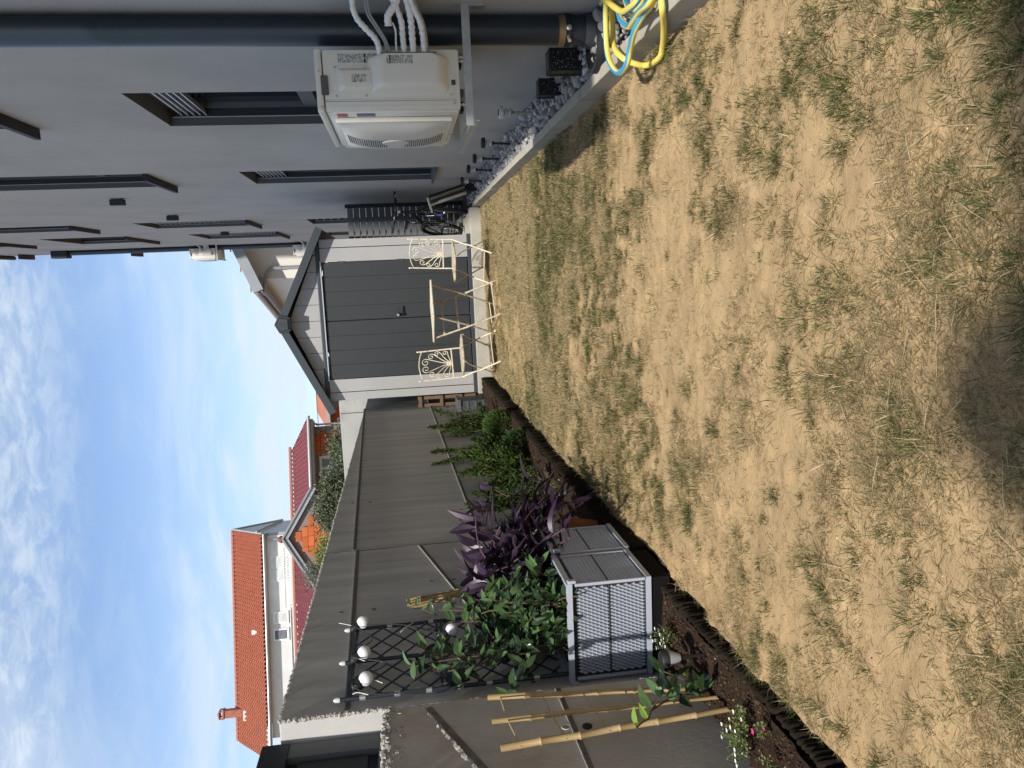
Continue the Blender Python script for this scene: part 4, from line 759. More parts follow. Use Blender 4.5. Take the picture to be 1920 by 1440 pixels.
# ================================================================== PLANTERS, TRELLISES
def make_planter(label, loc):
    t = thing('rattan_planter', label, 'planter', (0, 0, 0), 'grey rattan look planters on the soil bed'); w2, d2, h = .212, .165, .36
    part('core', MB().box(-w2 + .012, w2 - .012, -d2 + .012, d2 - .012, .015, h - .03), 'planter_d', t)
    for (zz, hh) in ((.0, .175), (.1785, .150)):
        pass
    def weave(face):
        mb = MB(); L = (2 * w2 if face == 'f' else 2 * d2) - .03; nx_ = int(L / .0150); dz = .0165
        for j in range(int((h - .070) / dz)):
            zc = .036 + j * dz + (.004 if zc_over(j) else 0)
            for i in range(nx_):
                u = -L / 2 + (i + (.5 if j % 2 else .0) + .25) * L / nx_
                if abs(u) > L / 2 - .006: continue
                a, b = .0066, .0142; o = -d2 if face == 'f' else w2; sg = -1 if face == 'f' else 1
                pts = [(u - a, 0, zc), (u, 0, zc + b), (u + a, 0, zc), (u, 0, zc - b), (u - .003, 1, zc), (u, 1, zc + .008), (u + .003, 1, zc), (u, 1, zc - .008)]
                q = []
                for (uu, dd, z) in pts:
                    off = .0115 - dd * .0075 - .001
                    q.append((uu, o + off, z) if face == 'f' else (o - off, uu, z))
                mb.add(q, [(0, 1, 5, 4), (1, 2, 6, 5), (2, 3, 7, 6), (3, 0, 4, 7), (4, 5, 6, 7)])
        return mb
    zc_over = lambda j: j * .0165 > .135
    part('front_weave', weave('f'), 'planter', t, kind='stuff'); part('side_weave', weave('s'), 'planter', t, kind='stuff')
    for (a, b, nm) in ((0, .020, 'foot_rim'), (.176, .180, 'seam_band'), (h - .024, h, 'top_rim')):
        e = .004 if nm != 'seam_band' else -.003
        mb = MB().box(-w2 - e, w2 + e, -d2 - e, -d2 + .011, a, b).box(-w2 - e, w2 + e, d2 - .011, d2 + e, a, b).box(-w2 - e, -w2 + .011, -d2 + .0111, d2 - .0111, a, b).box(w2 - .011, w2 + e, -d2 + .0111, d2 - .0111, a, b); part(nm, mb, 'planter' if nm != 'seam_band' else 'planter_d', t)
    for sx in (-1, 1):
        for sy in (-1, 1): part('corner_post', MB().bevbox(*sorted((sx * (w2 - .012), sx * (w2 + .001))), *sorted((sy * (d2 - .012), sy * (d2 + .001))), .024, h - .036, .003), 'planter', t)
    part('soil', MB().box(-w2 + .0125, w2 - .0125, -d2 + .0125, d2 - .0125, h - .0295, h - .022), 'bed', t)
    part('base_tray', MB().bevbox(-w2 + .004, w2 - .004, -d2 + .004, d2 - .004, -.085, -.002, .004), M('black film', (.008, .008, .008), .9, spec=.08), t)
    for sx in (-1, 1): part('rim_cap', MB().bevbox(*sorted((sx * (w2 + .005), sx * (w2 + .018))), -d2 - .008, -d2 + .018, h - .04, h - .005, .004), 'planter', t)
    t.location = loc; return t
pl1 = make_planter('grey rattan look planter nearest the camera, its woven front in the sun', (-1.492, 3.115, .098))
pl2 = copy_tree(pl1); pl2.location = (-1.492, 3.475, .085); pl2['label'] = 'second grey rattan look planter, dark and half hidden under the purple plant'

tr = thing('trellis', 'dark blue grey diamond trellis with three rails standing in the near planter', 'trellis', (-1.685, 3.3, .1))
for yy in (2.98, 3.285, 3.61):
    q = part('rail', MB().tube([(-1.685, yy, .12), (-1.685, yy, 1.405)], .0095, 10), 'trell', tr, True); part('rail_tip', MB().lathe([(.0105, 0), (.0105, .016), (.005, .026)], (-1.685, yy, 1.403), 10), 'clear', q, True)
for yy, zs in ((2.98, (1.30, 1.16, 1.03, .90, .78, .58)), (3.61, (1.2, 1.0))):
    for z_ in zs: part('rail_clip', MB().tube([(-1.685, yy, z_), (-1.685, yy, z_ + .024)], .0125, 10), 'galv', tr, True)
for z_ in (1.365, .985, .965, .62): part('cross_bar', MB().bar((-1.683, 2.985, z_), (-1.683, 3.605, z_), .008, .014), 'trell', tr)
for (ya, yb) in ((2.985, 3.28), (3.29, 3.605)):
    for k in range(-3, 10):
        for sg in (1, -1):
            z1 = .50 + k * .105; z2 = z1 + sg * .24 if sg > 0 else z1 - .24; a_, b_ = Vector((-1.68 + sg * .0025, ya, z1 + (0 if sg > 0 else .24))), Vector((-1.68 + sg * .0025, yb, z1 + (.24 if sg > 0 else 0)))
            for lim in (1.362, .47):
                pass
            def clip(p, q, z, keep_below):
                if keep_below:
                    if p.z > z and q.z > z: return None
                    if p.z > z: p = p.lerp(q, (p.z - z) / (p.z - q.z))
                    if q.z > z: q = q.lerp(p, (q.z - z) / (q.z - p.z))
                else:
                    if p.z < z and q.z < z: return None
                    if p.z < z: p = p.lerp(q, (z - p.z) / (q.z - p.z))
                    if q.z < z: q = q.lerp(p, (z - q.z) / (p.z - q.z))
                return p, q
            c_ = clip(a_, b_, 1.362, True)
            c_ = c_ and clip(c_[0], c_[1], .48, False)
            if c_ and (c_[0] - c_[1]).length > .04: part('lattice_bar', MB().bar(c_[0], c_[1], .0045, .0065, up=(1, 0, 0)), 'trell', tr)
for (yy, z_, dy, dz) in ((3.60, 1.372, .03, .07), (3.285, 1.372, -.05, -.05), (2.99, 1.352, -.04, -.055), (3.08, 1.29, -.05, -.05), (3.42, .99, .01, -.05), (3.20, .60, .03, -.07), (3.5, 1.16, .05, -.055)):
    part('cable_tie', MB().tube(catmull([(-1.672, yy, z_), (-1.66, yy + dy * .3, z_ + dz * .4), (-1.655, yy + dy * 1.2, z_ + dz * 1.2)], 4), .0017, 5), 'tie', tr)
sl = thing('string_light', 'string of white globe lights tied along the dark trellis with its small solar box', 'string lights', (-1.66, 3.3, 1.3))
G = [(3.603, 1.338), (3.290, 1.318), (3.060, 1.300), (3.425, .918), (3.14, .665)]
for (yy, z_) in G:
    c_ = Vector((-1.648, yy, z_)); up_ = Vector((-.35, -.25, .75)).normalized()
    b = part('bulb', MB().lathe([(.012 + .0, -.029)] + [(.030 * math.sin(R(a)), -.030 * math.cos(R(a))) for a in range(20, 160, 14)] + [(.010, .029)], c_, 20, up_), 'globe', sl, True); part('socket', MB().lathe([(.017, .024), (.019, .030), (.019, .055), (.012, .066)], c_, 14, up_), 'black', b, True)
cbp = [Vector((-1.652, a[0] - .01, a[1] + .055)) for a in G[:3]]
part('cable', MB().tube(catmull([cbp[0], Vector((-1.67, 3.46, 1.29)), cbp[1], Vector((-1.665, 3.2, 1.22)), cbp[2], Vector((-1.664, 2.96, 1.27)), Vector((-1.664, 2.955, 1.1)), Vector((-1.66, 2.97, .99)), Vector((-1.645, 2.95, .95))], 8), .0024, 6), 'wire', sl)
part('cable', MB().tube(catmull([cbp[0], Vector((-1.662, 3.56, 1.15)), Vector((-1.662, 3.44, .99)), Vector((-1.66, 3.28, .80)), Vector((-1.652, 3.13, .72)), Vector((-1.65, 3.05, .80)), Vector((-1.66, 2.99, .93))], 8), .0024, 6), 'wire', sl)
part('cable', MB().tube(catmull([Vector((-1.662, 2.95, 1.2)), Vector((-1.65, 2.90, 1.12)), Vector((-1.65, 2.89, 1.0)), Vector((-1.65, 2.93, .95))], 8), .002, 6), 'wire', sl)
sp_ = part('solar_box', MB().obox((-1.625, 2.945, .925), Vector((.010, -.004, .004)), Vector((.006, .030, .008)), Vector((-.006, -.008, .040))), 'black', sl); part('solar_cell', MB().obox((-1.6140, 2.941, .9292), Vector((.0006, -.0003, .0003)), Vector((.0055, .026, .007)), Vector((-.005, -.007, .035))), 'solar', sp_)
part('panel_mark', MB().obox((-1.6130, 2.9407, .9296), Vector((.0004, 0, 0)), Vector((.0045, .020, .005)), Vector((0, 0, .0012))), 'clear', sp_)
def cane(a, b, r, n=7, jit=.004, seed=0):
    rr = random.Random(seed); a, b = Vector(a), Vector(b); P, RR = [], []
    for i in range(n + 1):
        p = a.lerp(b, i / n) + Vector([rr.uniform(-jit, jit) for _ in range(3)])
        if 0 < i < n:
            d = (b - a).normalized() * .006; P += [p - d, p - d * .3, p + d * .3, p + d]; k = r * (1.15 - .3 * i / n); RR += [k, k * 1.28, k * 1.22, k]
        else: P.append(p); RR.append(r * (1.15 - .3 * i / n))
    return MB().tube(P, RR, 9)
bl = thing('bamboo_ladder', 'small bamboo ladder trellis of three canes leaning on the low wall', 'trellis', (-1.54, 2.43, .05))
cn = [((-1.525, 2.600, .835), (-1.545, 2.524, .03)), ((-1.52, 2.440, .838), (-1.523, 2.420, .03)), ((-1.515, 2.272, .826), (-1.498, 2.305, .03))]
for i, (a, b) in enumerate(cn): part('cane', cane(a, b, (.0095, .0085, .0105)[i], 6, .002, i + 3), 'bamboo', bl, True)
for zf in (.055, .245, .43, .62, .78):
    P = [Vector(a).lerp(Vector(b), zf + .012 * i) + Vector((.002, 0, 0)) for i, (a, b) in enumerate(cn)]; P[0] += Vector((0, .012, .0)); P[-1] += Vector((0, -.012, 0)); part('rung', MB().tube(P, .0026, 6), 'stick', bl)
bb = thing('bamboo_bundle', 'bundle of thin bamboo canes leaning against the tall wall behind the planters', 'bamboo canes', (-1.62, 3.75, .1))
for i in range(6): part('cane', cane((-1.625 + .008 * (i % 2), 3.66 + .016 * i, 1.10 + .012 * (i % 3)), (-1.60 + .004 * i, 3.86 + .006 * i, .25), .0062, 5, .002, 20 + i), 'bamboo', bb, True)
part('wire_tie', MB().tube([(-1.607, 3.66, 1.055), (-1.607, 3.76, 1.055)], .004, 6), 'bamboo', bb)
ss = thing('solar_spot', 'black solar spike light with frosted cone in the soil in front of the near planter', 'garden light', (-1.40, 2.50, .04))
part('spike', MB().lathe([(.003, -.04), (.006, .0), (.007, .075), (.012, .085)], (-1.40, 2.50, .055), 12), 'black', ss, True); part('diffuser', MB().lathe([(.014, .0855), (.028, .125), (.0285, .13)], (-1.40, 2.50, .055), 18), M('frosted cone', (.34, .34, .36), .4), ss, True); part('cap', MB().lathe([(.030, .131), (.031, .152), (.027, .158)], (-1.40, 2.50, .055), 20), 'black', ss, True)

# ================================================================== PLANTS
def leaf_mesh(name, L, W, fold, curl, mat, n=6, tipw=.55):
    mb = MB(); vs = []; 
    for i in range(n + 1):
        t = i / n; w_ = W * (math.sin(math.pi * min(1, t ** .75 * 1.0)) ** .8) if 0 < i < n else .0008; z = -curl * t * t * L
        vs += [(-w_ / 2, L * t, z + fold * w_), (0, L * t, z), (w_ / 2, L * t, z + fold * w_)]
    mb.add(vs, [(3 * i + a, 3 * i + 3 + a, 3 * i + 4 + a, 3 * i + 1 + a) for i in range(n) for a in (0, 1)]); return mb.mesh(name, mat, smooth=True)
def orient(d, up):
    y = Vector(d).normalized(); z = Vector(up) - y * Vector(up).dot(y); z = z.normalized() if z.length > 1e-4 else y.orthogonal().normalized(); x = y.cross(z); return Matrix((x, y, z)).transposed()
rnd = random.Random(5)
U = lambda a, b: rnd.uniform(a, b)
# purple heart
pp = thing('purple_plant', 'bushy purple heart plant with long violet leaves spilling over the second planter', 'plant', (-1.49, 3.5, .40))
PM = [leaf_mesh('leaf', .150, .040, .28, c, 'purp') for c in (.15, .35, .6)]
nl = 0; drawn = 0
tips = []
for k in range(46):
    a = U(0, 1); b0 = Vector((-1.49 + U(-.13, .13), 3.5 + U(-.12, .16), .43)); 
    tgt = Vector((U(-1.70, -1.16), U(3.25, 4.45), U(.34, .80))) if k > 9 else Vector((U(-1.40, -1.13), U(3.6, 4.6), U(.12, .34)))
    if tgt.y > 4.1: tgt.z = min(tgt.z, .70)
    mid = b0.lerp(tgt, .5) + Vector((0, 0, .13)); P = catmull([b0, mid, tgt], 6); part('stem', MB().tube(P, .0042, 5), 'purp_s', pp)
    nn = 6
    for i in range(nn):
        if nl >= 296: break
        t = .28 + .72 * i / (nn - 1); q = P[min(len(P) - 1, int(t * (len(P) - 1)))]; ax = (P[-1] - P[0]).normalized(); d = ax * U(.2, .9) + Vector((U(-1, 1), U(-1, 1), U(-.15, .9))) * (.9 if i < nn - 1 else .35)
        sc = U(.7, 1.25) * (.85 if i == nn - 1 else 1); q2 = q + d.normalized() * .12 * sc
        if q2.x < -1.70: d.x = abs(d.x)
        inst('leaf', rnd.choice(PM), pp, q, orient(d, Vector((U(-.4, .4), U(-.6, .2), 1))), sc); nl += 1
def leaf_mass(t, mat, n, fn, L, W):
    mb = MB()
    for k in range(n):
        q, d, up_ = fn(); Rm = orient(d, up_); l = L * U(.6, 1.2); w_ = W * U(.7, 1.2)
        mb.add([q + Rm @ Vector(p) for p in ((0, 0, 0), (-w_ * .5, l * .35, .004), (0, l * .4, 0), (w_ * .5, l * .35, .004), (-w_ * .35, l * .7, .002), (w_ * .35, l * .7, .002), (0, l, -.01))], [(0, 2, 1), (0, 3, 2), (1, 2, 6, 4), (2, 3, 5, 6)])
    part('leaf_mass', mb, mat, t, kind='stuff')
def pf():
    a = U(0, 6.28); r = U(0, 1) ** .6; q = Vector((-1.47 + .20 * r * math.cos(a), 3.68 + .46 * r * math.sin(a), U(.36, .72 - .22 * r))); return q, Vector((math.cos(a) * .6 + U(-.5, .5), math.sin(a) * .6 + U(-.7, .3), U(.0, 1.0))), Vector((U(-.5, .5), U(-.8, .2), 1))
leaf_mass(pp, 'purp', 330, pf, .125, .036)
# star jasmine on the trellis
JM = [leaf_mesh('leaf', .076, .031, .22, c, 'jas') for c in (.1, .3)] + [leaf_mesh('leaf', .066, .024, .30, .2, 'jas')]; YM = leaf_mesh('leaf', .055, .020, .3, .2, 'jas_y')
ja = thing('star_jasmine', 'glossy green star jasmine bushing out over the rim of the near planter', 'climbing plant', (-1.52, 3.15, .42))
nl = 0
def vine(t, P, n, mats, spread=.055, stemr=.003, sz=(.7, 1.2), cap=299):
    global nl
    C = catmull(P, 6); part('stem', MB().tube(C, stemr, 5), 'stem', t)
    for i in range(n):
        if nl >= cap: return
        q = C[int((i + .7) / n * (len(C) - 1))]; d = Vector((U(.05, 1.1), U(-1, .8), U(-.7, .7))); q = q + d.normalized() * U(0, .018)
        inst('leaf', rnd.choice(mats), t, q, orient(d, Vector((U(0, .9), U(-1.1, -.1), U(.4, 1)))), U(*sz)); nl += 1
for k in range(27):
    y0, x0 = U(3.0, 3.26), U(-1.62, -1.34); e = Vector((U(-1.50, -1.27), U(2.90, 3.30), U(.40, .52))) if k % 3 == 0 else Vector((U(-1.62, -1.38), U(2.92, 3.55), U(.50, .80)))
    b0 = Vector((x0, y0, .43)); vine(ja, [b0, b0.lerp(e, .4) + Vector((U(-.03, .05), U(-.05, .05), .07)), b0.lerp(e, .75) + Vector((U(-.02, .03), U(-.04, .04), .04)), e], 11, JM)
def jf1():
    q = Vector((U(-1.60, -1.32), U(2.95, 3.45), U(.40, .66))); return q, Vector((U(-.2, 1), U(-1, .5), U(-.6, .7))), Vector((U(0, .9), U(-1.1, -.1), U(.4, 1)))
leaf_mass(ja, 'jas', 210, jf1, .070, .027)
nl = 0
ja = thing('star_jasmine', 'glossy green star jasmine climbing up the dark trellis among the globe lights', 'climbing plant', (-1.62, 3.2, .42))
for k in range(20):
    e = Vector((U(-1.655, -1.60), U(2.96, 3.14), U(.80, 1.12))) if k % 2 else Vector((U(-1.65, -1.56), U(3.28, 3.66), U(.72, 1.0))); b0 = Vector((U(-1.65, -1.58), U(3.02, 3.35), .44))
    vine(ja, [b0, b0.lerp(e, .35) + Vector((U(0, .04), U(-.05, .05), .05)), b0.lerp(e, .7) + Vector((U(0, .03), U(-.05, .05), .03)), e], 12, JM)
vine(ja, [(-1.62, 2.98, .62), (-1.60, 2.86, .68), (-1.58, 2.76, .72), (-1.57, 2.66, .76)], 12, JM); vine(ja, [(-1.64, 2.95, .92), (-1.62, 2.88, .90), (-1.60, 2.82, .93)], 4, JM); vine(ja, [(-1.64, 3.58, .98), (-1.62, 3.62, 1.05), (-1.60, 3.60, 1.10)], 5, JM)
nl = 0
j2 = thing('young_jasmine', 'young glossy jasmine shoot twining through the bamboo ladder', 'climbing plant', (-1.55, 2.45, .06))
vine(j2, [(-1.56, 2.50, .06), (-1.53, 2.47, .12), (-1.50, 2.43, .18), (-1.49, 2.38, .24), (-1.48, 2.32, .31)], 13, JM, sz=(.9, 1.35)); vine(j2, [(-1.55, 2.50, .06), (-1.50, 2.52, .12), (-1.47, 2.54, .19)], 7, JM + [YM], sz=(.8, 1.1)); vine(j2, [(-1.55, 2.49, .06), (-1.49, 2.42, .09), (-1.45, 2.36, .12)], 6, JM, sz=(.9, 1.3))
vine(j2, [(-1.48, 2.32, .31), (-1.46, 2.25, .34), (-1.44, 2.20, .38), (-1.43, 2.16, .41)], 4, [YM], sz=(.8, 1.1)); inst('yellow_leaf', leaf_mesh('yellow_leaf', .04, .018, .3, .2, 'yel'), j2, (-1.50, 2.46, .11), orient((.5, .3, -.2), (0, 0, 1)))
# junipers and other evergreens
def conifer(name, label, c, h, rad, col, n=2600, tips=5, shape='spread', group=None):
    t = thing(name, label, 'conifer', c, group); c = Vector(c); rg = np.random.default_rng(abs(hash(label)) % 9999 if False else int(h * 1e4 + c[1] * 77))
    axes = []
    if shape == 'globe':
        P0 = rg.normal(size=(n, 3)); P0 /= np.linalg.norm(P0, axis=1)[:, None]; rr0 = rg.uniform(.72, 1.0, n)[:, None]; pos = P0 * rr0 * [rad, rad, h * .5] + [0, 0, h * .5]; dirs = P0 + [0, 0, .7]
    else:
        pos = np.zeros((n, 3)); dirs = np.zeros((n, 3)); pick = rg.integers(0, tips * 4, n)
        for a in range(tips * 4):
            an = rg.uniform(0, 2 * math.pi); lead = a < tips; tip = np.array([math.cos(an) * rad * rg.uniform(.2, 1), math.sin(an) * rad * rg.uniform(.2, 1), h * (rg.uniform(.82, 1.0) if lead else rg.uniform(.25, .8))])
            if a == 0: tip = np.array([0, 0, h])
            tip[0] = min(tip[0], .22)
            b_ = np.array([0, 0, h * rg.uniform(.0, .15)]); q = pick == a; t_ = rg.uniform(.1, 1, q.sum())[:, None] ** .8
            pos[q] = b_ + (tip - b_) * t_ + [0, 0, .04] * np.sin(t_ * 3.14) + rg.normal(size=(q.sum(), 3)) * rad * .16 * (1.12 - t_); dirs[q] = (tip - b_) / np.linalg.norm(tip - b_) + rg.normal(size=(q.sum(), 3)) * .55
        P = MB()
        for a in range(5): P.tube(catmull([c, c + Vector((U(-.3, .3) * rad, U(-.3, .3) * rad, h * .35)), c + Vector((U(-.6, .6) * rad, U(-.6, .6) * rad, h * .7))], 4), [.006 - .0003 * i for i in range(9)], 5)
        part('stem', P, 'stem', t)
    dirs /= np.linalg.norm(dirs, axis=1)[:, None]; sd = np.cross(dirs, rg.normal(size=(n, 3))); sd /= np.linalg.norm(sd, axis=1)[:, None]
    L = rg.uniform(.018, .042, n)[:, None]; Wd = rg.uniform(.0035, .0075, n)[:, None]; b = pos + np.array(c)
    V = np.stack([b - sd * Wd * .5, b + sd * Wd * .5, b + dirs * L * .55 + sd * Wd, b + dirs * L, b + dirs * L * .55 - sd * Wd], 1).reshape(-1, 3)
    i0 = (np.arange(n) * 5)[:, None]; F3 = np.concatenate([i0 + [0, 1, 2], i0 + [0, 2, 4], i0 + [4, 2, 3]]); k = rg.uniform(.55, 1.55, n)[:, None]
    cl = np.repeat(np.array(col) * k * np.where(rg.uniform(size=(n, 1)) < .15, [1.5, 1.15, .8], [1, 1, 1]), 5, 0)
    f = bigmesh('foliage', V, None, F3, cl, 'conif', kind=None, parent=t); return t
conifer('juniper', 'tall feathery juniper nearest to the shed corner with pointed tips', (-1.60, 8.15, .05), .80, .26, (.036, .062, .016), 6200, 5, group='green junipers along the concrete wall')
conifer('juniper', 'slim feathery juniper with one long leaning tip, between the tall juniper and the bushy one', (-1.60, 6.95, .05), .82, .17, (.038, .066, .016), 4200, 2, group='green junipers along the concrete wall')
conifer('dwarf_thuja', 'small round bright green dwarf thuja between the feathery junipers', (-1.46, 7.25, .05), .30, .15, (.062, .115, .030), 3000, shape='globe')
conifer('juniper', 'broad bushy juniper in the middle of the bed with several tips', (-1.58, 6.0, .05), .62, .27, (.042, .074, .016), 7000, 6, group='green junipers along the concrete wall')
conifer('juniper', 'low juniper half hidden behind the purple plant', (-1.58, 5.15, .05), .64, .22, (.034, .062, .016), 5200, 4, group='green junipers along the concrete wall')
conifer('dwarf_thuja', 'tiny dark globe evergreen at the foot of the broad bushy juniper', (-1.44, 6.35, .05), .22, .11, (.035, .08, .025), 1600, shape='globe')
def herb(label, c, r, h, n, cl, flowers=0, fm='petal', name='flower_plant', cat='flower'):
    t = thing(name, label, cat, c); c = Vector(c); rg = np.random.default_rng(int(c[1] * 1000)); mb = MB(); lv = MB(); fl = MB()
    for i in range(n):
        an, q = U(0, 6.28), U(0, 1) ** .5; e = c + Vector((math.cos(an) * r * q, math.sin(an) * r * q, h * U(.3, 1))); 
        if i % 3 == 0: mb.tube([c, c.lerp(e, .5) + Vector((0, 0, h * .15)), e], .0011, 4)
        for k in range(3):
            d = Vector((U(-1, 1), U(-1, 1), U(-.2, .8))).normalized() * U(.008, .016); s_ = d.cross(Vector((U(-1, 1), U(-1, 1), 1))).normalized() * .004; p = c.lerp(e, U(.5, 1.05)); lv.add([p, p + d * .5 + s_, p + d, p + d * .5 - s_], [(0, 1, 2, 3)])
        if i < flowers:
            for k in range(5): a2 = k * 1.257; d = Vector((math.cos(a2), math.sin(a2), .35)) * (.0075 if fm == 'petal' else .011); s_ = Vector((-math.sin(a2), math.cos(a2), 0)) * .004; p = e + Vector((0, 0, .006)); fl.add([p, p + d * .6 + s_, p + d, p + d * .6 - s_], [(0, 1, 2, 3)])
    part('stem', mb, 'gstem', t); part('foliage', lv, M('herb leaf ' + label[:12], cl, .6, var=.4, vs=90, trans=.2), t, kind='stuff')
    if flowers: part('blossoms', fl, fm, t, kind='stuff')
herb('low white flowering plant beside the black spike light', (-1.44, 2.74, .06), .055, .10, 60, (.10, .14, .04), 16)
herb('small light green white flowered plant at the foot of the bamboo ladder', (-1.50, 2.13, .05), .075, .07, 70, (.13, .19, .05), 9)
herb('pale seedling plant between the bamboo ladder and the pink flower', (-1.42, 2.13, .05), .045, .05, 34, (.15, .19, .05), 4)
herb('single bright pink flower on a small plant at the bed edge', (-1.37, 1.985, .05), .030, .055, 24, (.14, .18, .06), 2, 'pink')
herb('small seedling with pale leaves at the very near end of the bed', (-1.45, 1.93, .05), .03, .06, 16, (.16, .20, .07), 0)
herb('dry pale weed between the small globes', (-1.47, 6.75, .06), .09, .16, 60, (.26, .22, .10), 6, name='dry_weed', cat='weed')
herb('dry wispy weed against the wall beside the pallet', (-1.66, 9.1, .06), .16, .75, 60, (.20, .17, .09), 0, name='dry_weed', cat='weed')
herb('dry low weed at the foot of the purple plant', (-1.42, 4.9, .07), .13, .2, 80, (.16, .13, .07), 0, name='dry_weed', cat='weed')
tp = thing('clay_pot', 'rust coloured clay pot hidden under the purple plant behind the planters', 'plant pot', (-1.45, 4.0, .05)); part('pot', MB().lathe([(.07, 0), (.10, .15), (.11, .155), (.11, .19), (.09, .19), (.08, .17)], (-1.45, 4.0, .05), 20), 'terra', tp, True); part('soil', MB().lathe([(.085, .165), (.08, .172)], (-1.45, 4.0, .05), 16), 'bed', tp)

# ================================================================== LAWN GRASS
def blades(name, pos, ang, lean, L, W, col, bendk=.6):
    n = len(pos); hd = np.stack([np.cos(ang), np.sin(ang), np.zeros(n)], -1); sd = np.stack([-np.sin(ang), np.cos(ang), np.zeros(n)], -1)
    up = np.array([0, 0, 1.0]); d1 = hd * np.sin(lean)[:, None] + up * np.cos(lean)[:, None]; l2 = np.minimum(lean + bendk, 1.75); d2 = hd * np.sin(l2)[:, None] + up * np.cos(l2)[:, None]
    m_ = pos + d1 * (L * .5)[:, None]; tp_ = m_ + d2 * (L * .5)[:, None]; tp_[:, 2] = np.maximum(tp_[:, 2], pos[:, 2] + .001); w_ = sd * W[:, None] * .5
    V = np.stack([pos - w_, pos + w_, m_ - w_ * .8, m_ + w_ * .8, tp_], 1).reshape(-1, 3); i0 = (np.arange(n) * 5)[:, None]
    return bigmesh(name, V, i0 + [0, 1, 3, 2], i0 + [2, 3, 4], np.repeat(col, 5, 0), 'blade')
def lawn_pts(n, y0, y1, fn, pw=1.0):
    out_ = []; tot = 0
    while tot < n:
        y = y0 + (y1 - y0) * RNG.uniform(0, 1, n * 2) ** pw; x = RNG.uniform(-1.31, .845, n * 2); ok = (x > lawn_edge(y) + .003) & (RNG.uniform(size=n * 2) < fn(x, y)); p = np.stack([x[ok], y[ok]], -1); out_.append(p); tot += len(p)
    p = np.concatenate(out_)[:n]; return p
def patch(x, y): return fbm(x, y, 1.5, 31) * .6 + fbm(x, y, 4.2, 37) * .4
def far(y): return np.clip((y - 3.0) / 2.0, 0, 1)
def dens_dry(x, y):
    q = patch(x, y); return np.clip((q - .47 + .15 * far(y)) * 8, .13, 1)
def dens_green(x, y):
    q = fbm(x, y, 1.3, 51) * .55 + fbm(x, y, 5, 57) * .45 - .13 * np.clip((y - 6.8) / 1.5, 0, 1) + .06 * np.exp(-((y - 4.9) / 1.1) ** 2); return np.clip((q - .505 + .02 * far(y)) * 9, 0, 1)
dry_pal = np.array([(.47, .36, .19), (.40, .30, .155), (.56, .46, .28), (.30, .225, .115), (.36, .29, .14)]); grn_pal = np.array([(.070, .100, .028), (.095, .128, .040), (.046, .072, .018), (.14, .142, .06), (.22, .19, .09)])
def col_of(pal, n, pr=None): c = pal[RNG.choice(len(pal), n, p=pr)]; return c * RNG.uniform(.75, 1.25, (n, 1))
# flat straw litter
thatch = np.array([(.36, .28, .15), (.25, .19, .10), (.46, .37, .21), (.17, .13, .07), (.30, .25, .13), (.20, .19, .09)])
n = 150000; p = lawn_pts(n, 1.03, 9.98, dens_dry, 1.25); P3 = np.column_stack([p, lawn_z(p[:, 0], p[:, 1]) + RNG.uniform(.0005, .007, n)])
blades('straw', P3, RNG.uniform(0, 6.28, n), RNG.uniform(1.0, 1.55, n), RNG.uniform(.008, .036, n), RNG.uniform(.0008, .0018, n) * (1 + far(p[:, 1]) * .7), col_of(thatch, n, [.24, .22, .16, .16, .13, .09]), .3)
# standing dry grass, mostly in the middle and far lawn
farpal = np.array([(.56, .45, .26), (.47, .38, .21), (.62, .51, .32), (.38, .32, .17), (.27, .26, .12), (.21, .22, .095), (.30, .24, .13)])
n = 115000; p = lawn_pts(n, 1.5, 9.98, lambda x, y: dens_dry(x, y) * (.16 + .84 * far(y)), .95); P3 = np.column_stack([p, lawn_z(p[:, 0], p[:, 1]) - .001])
gw_ = dens_green(p[:, 0], p[:, 1]); fc_ = col_of(farpal, n, [.24, .2, .16, .14, .10, .06, .10]); gm = RNG.uniform(size=n) < gw_ * .55; fc_[gm] = col_of(grn_pal, gm.sum(), [.2, .25, .15, .25, .15])
blades('dry_grass', P3, RNG.uniform(0, 6.28, n), RNG.uniform(.35, 1.35, n), RNG.uniform(.016, .042, n), RNG.uniform(.0011, .0024, n) * (1 + far(p[:, 1]) * .5), fc_, .5)
# dry tufts
nt_ = 2500; tpnt = lawn_pts(nt_, 1.05, 6.5, lambda x, y: dens_dry(x, y), 1.2); per = RNG.integers(20, 60, nt_); ti = np.repeat(np.arange(nt_), per); n = len(ti)
sz = RNG.uniform(.5, 1.25, nt_)[ti]; off = RNG.normal(size=(n, 2)) * (.022 * sz)[:, None]; p = tpnt[ti] + off; ok = (p[:, 0] > lawn_edge(p[:, 1])) & (p[:, 0] < .845); p, off, ti, sz = p[ok], off[ok], ti[ok], sz[ok]; n = len(p)
an = np.arctan2(off[:, 1], off[:, 0]) + RNG.normal(size=n) * .9; P3 = np.column_stack([p, lawn_z(p[:, 0], p[:, 1]) - .001])
blades('dry_tufts', P3, an, np.clip(RNG.normal(1.05, .3, n), .2, 1.52), RNG.uniform(.016, .046, n) * sz, RNG.uniform(.0009, .0019, n), col_of(thatch, n), .4)
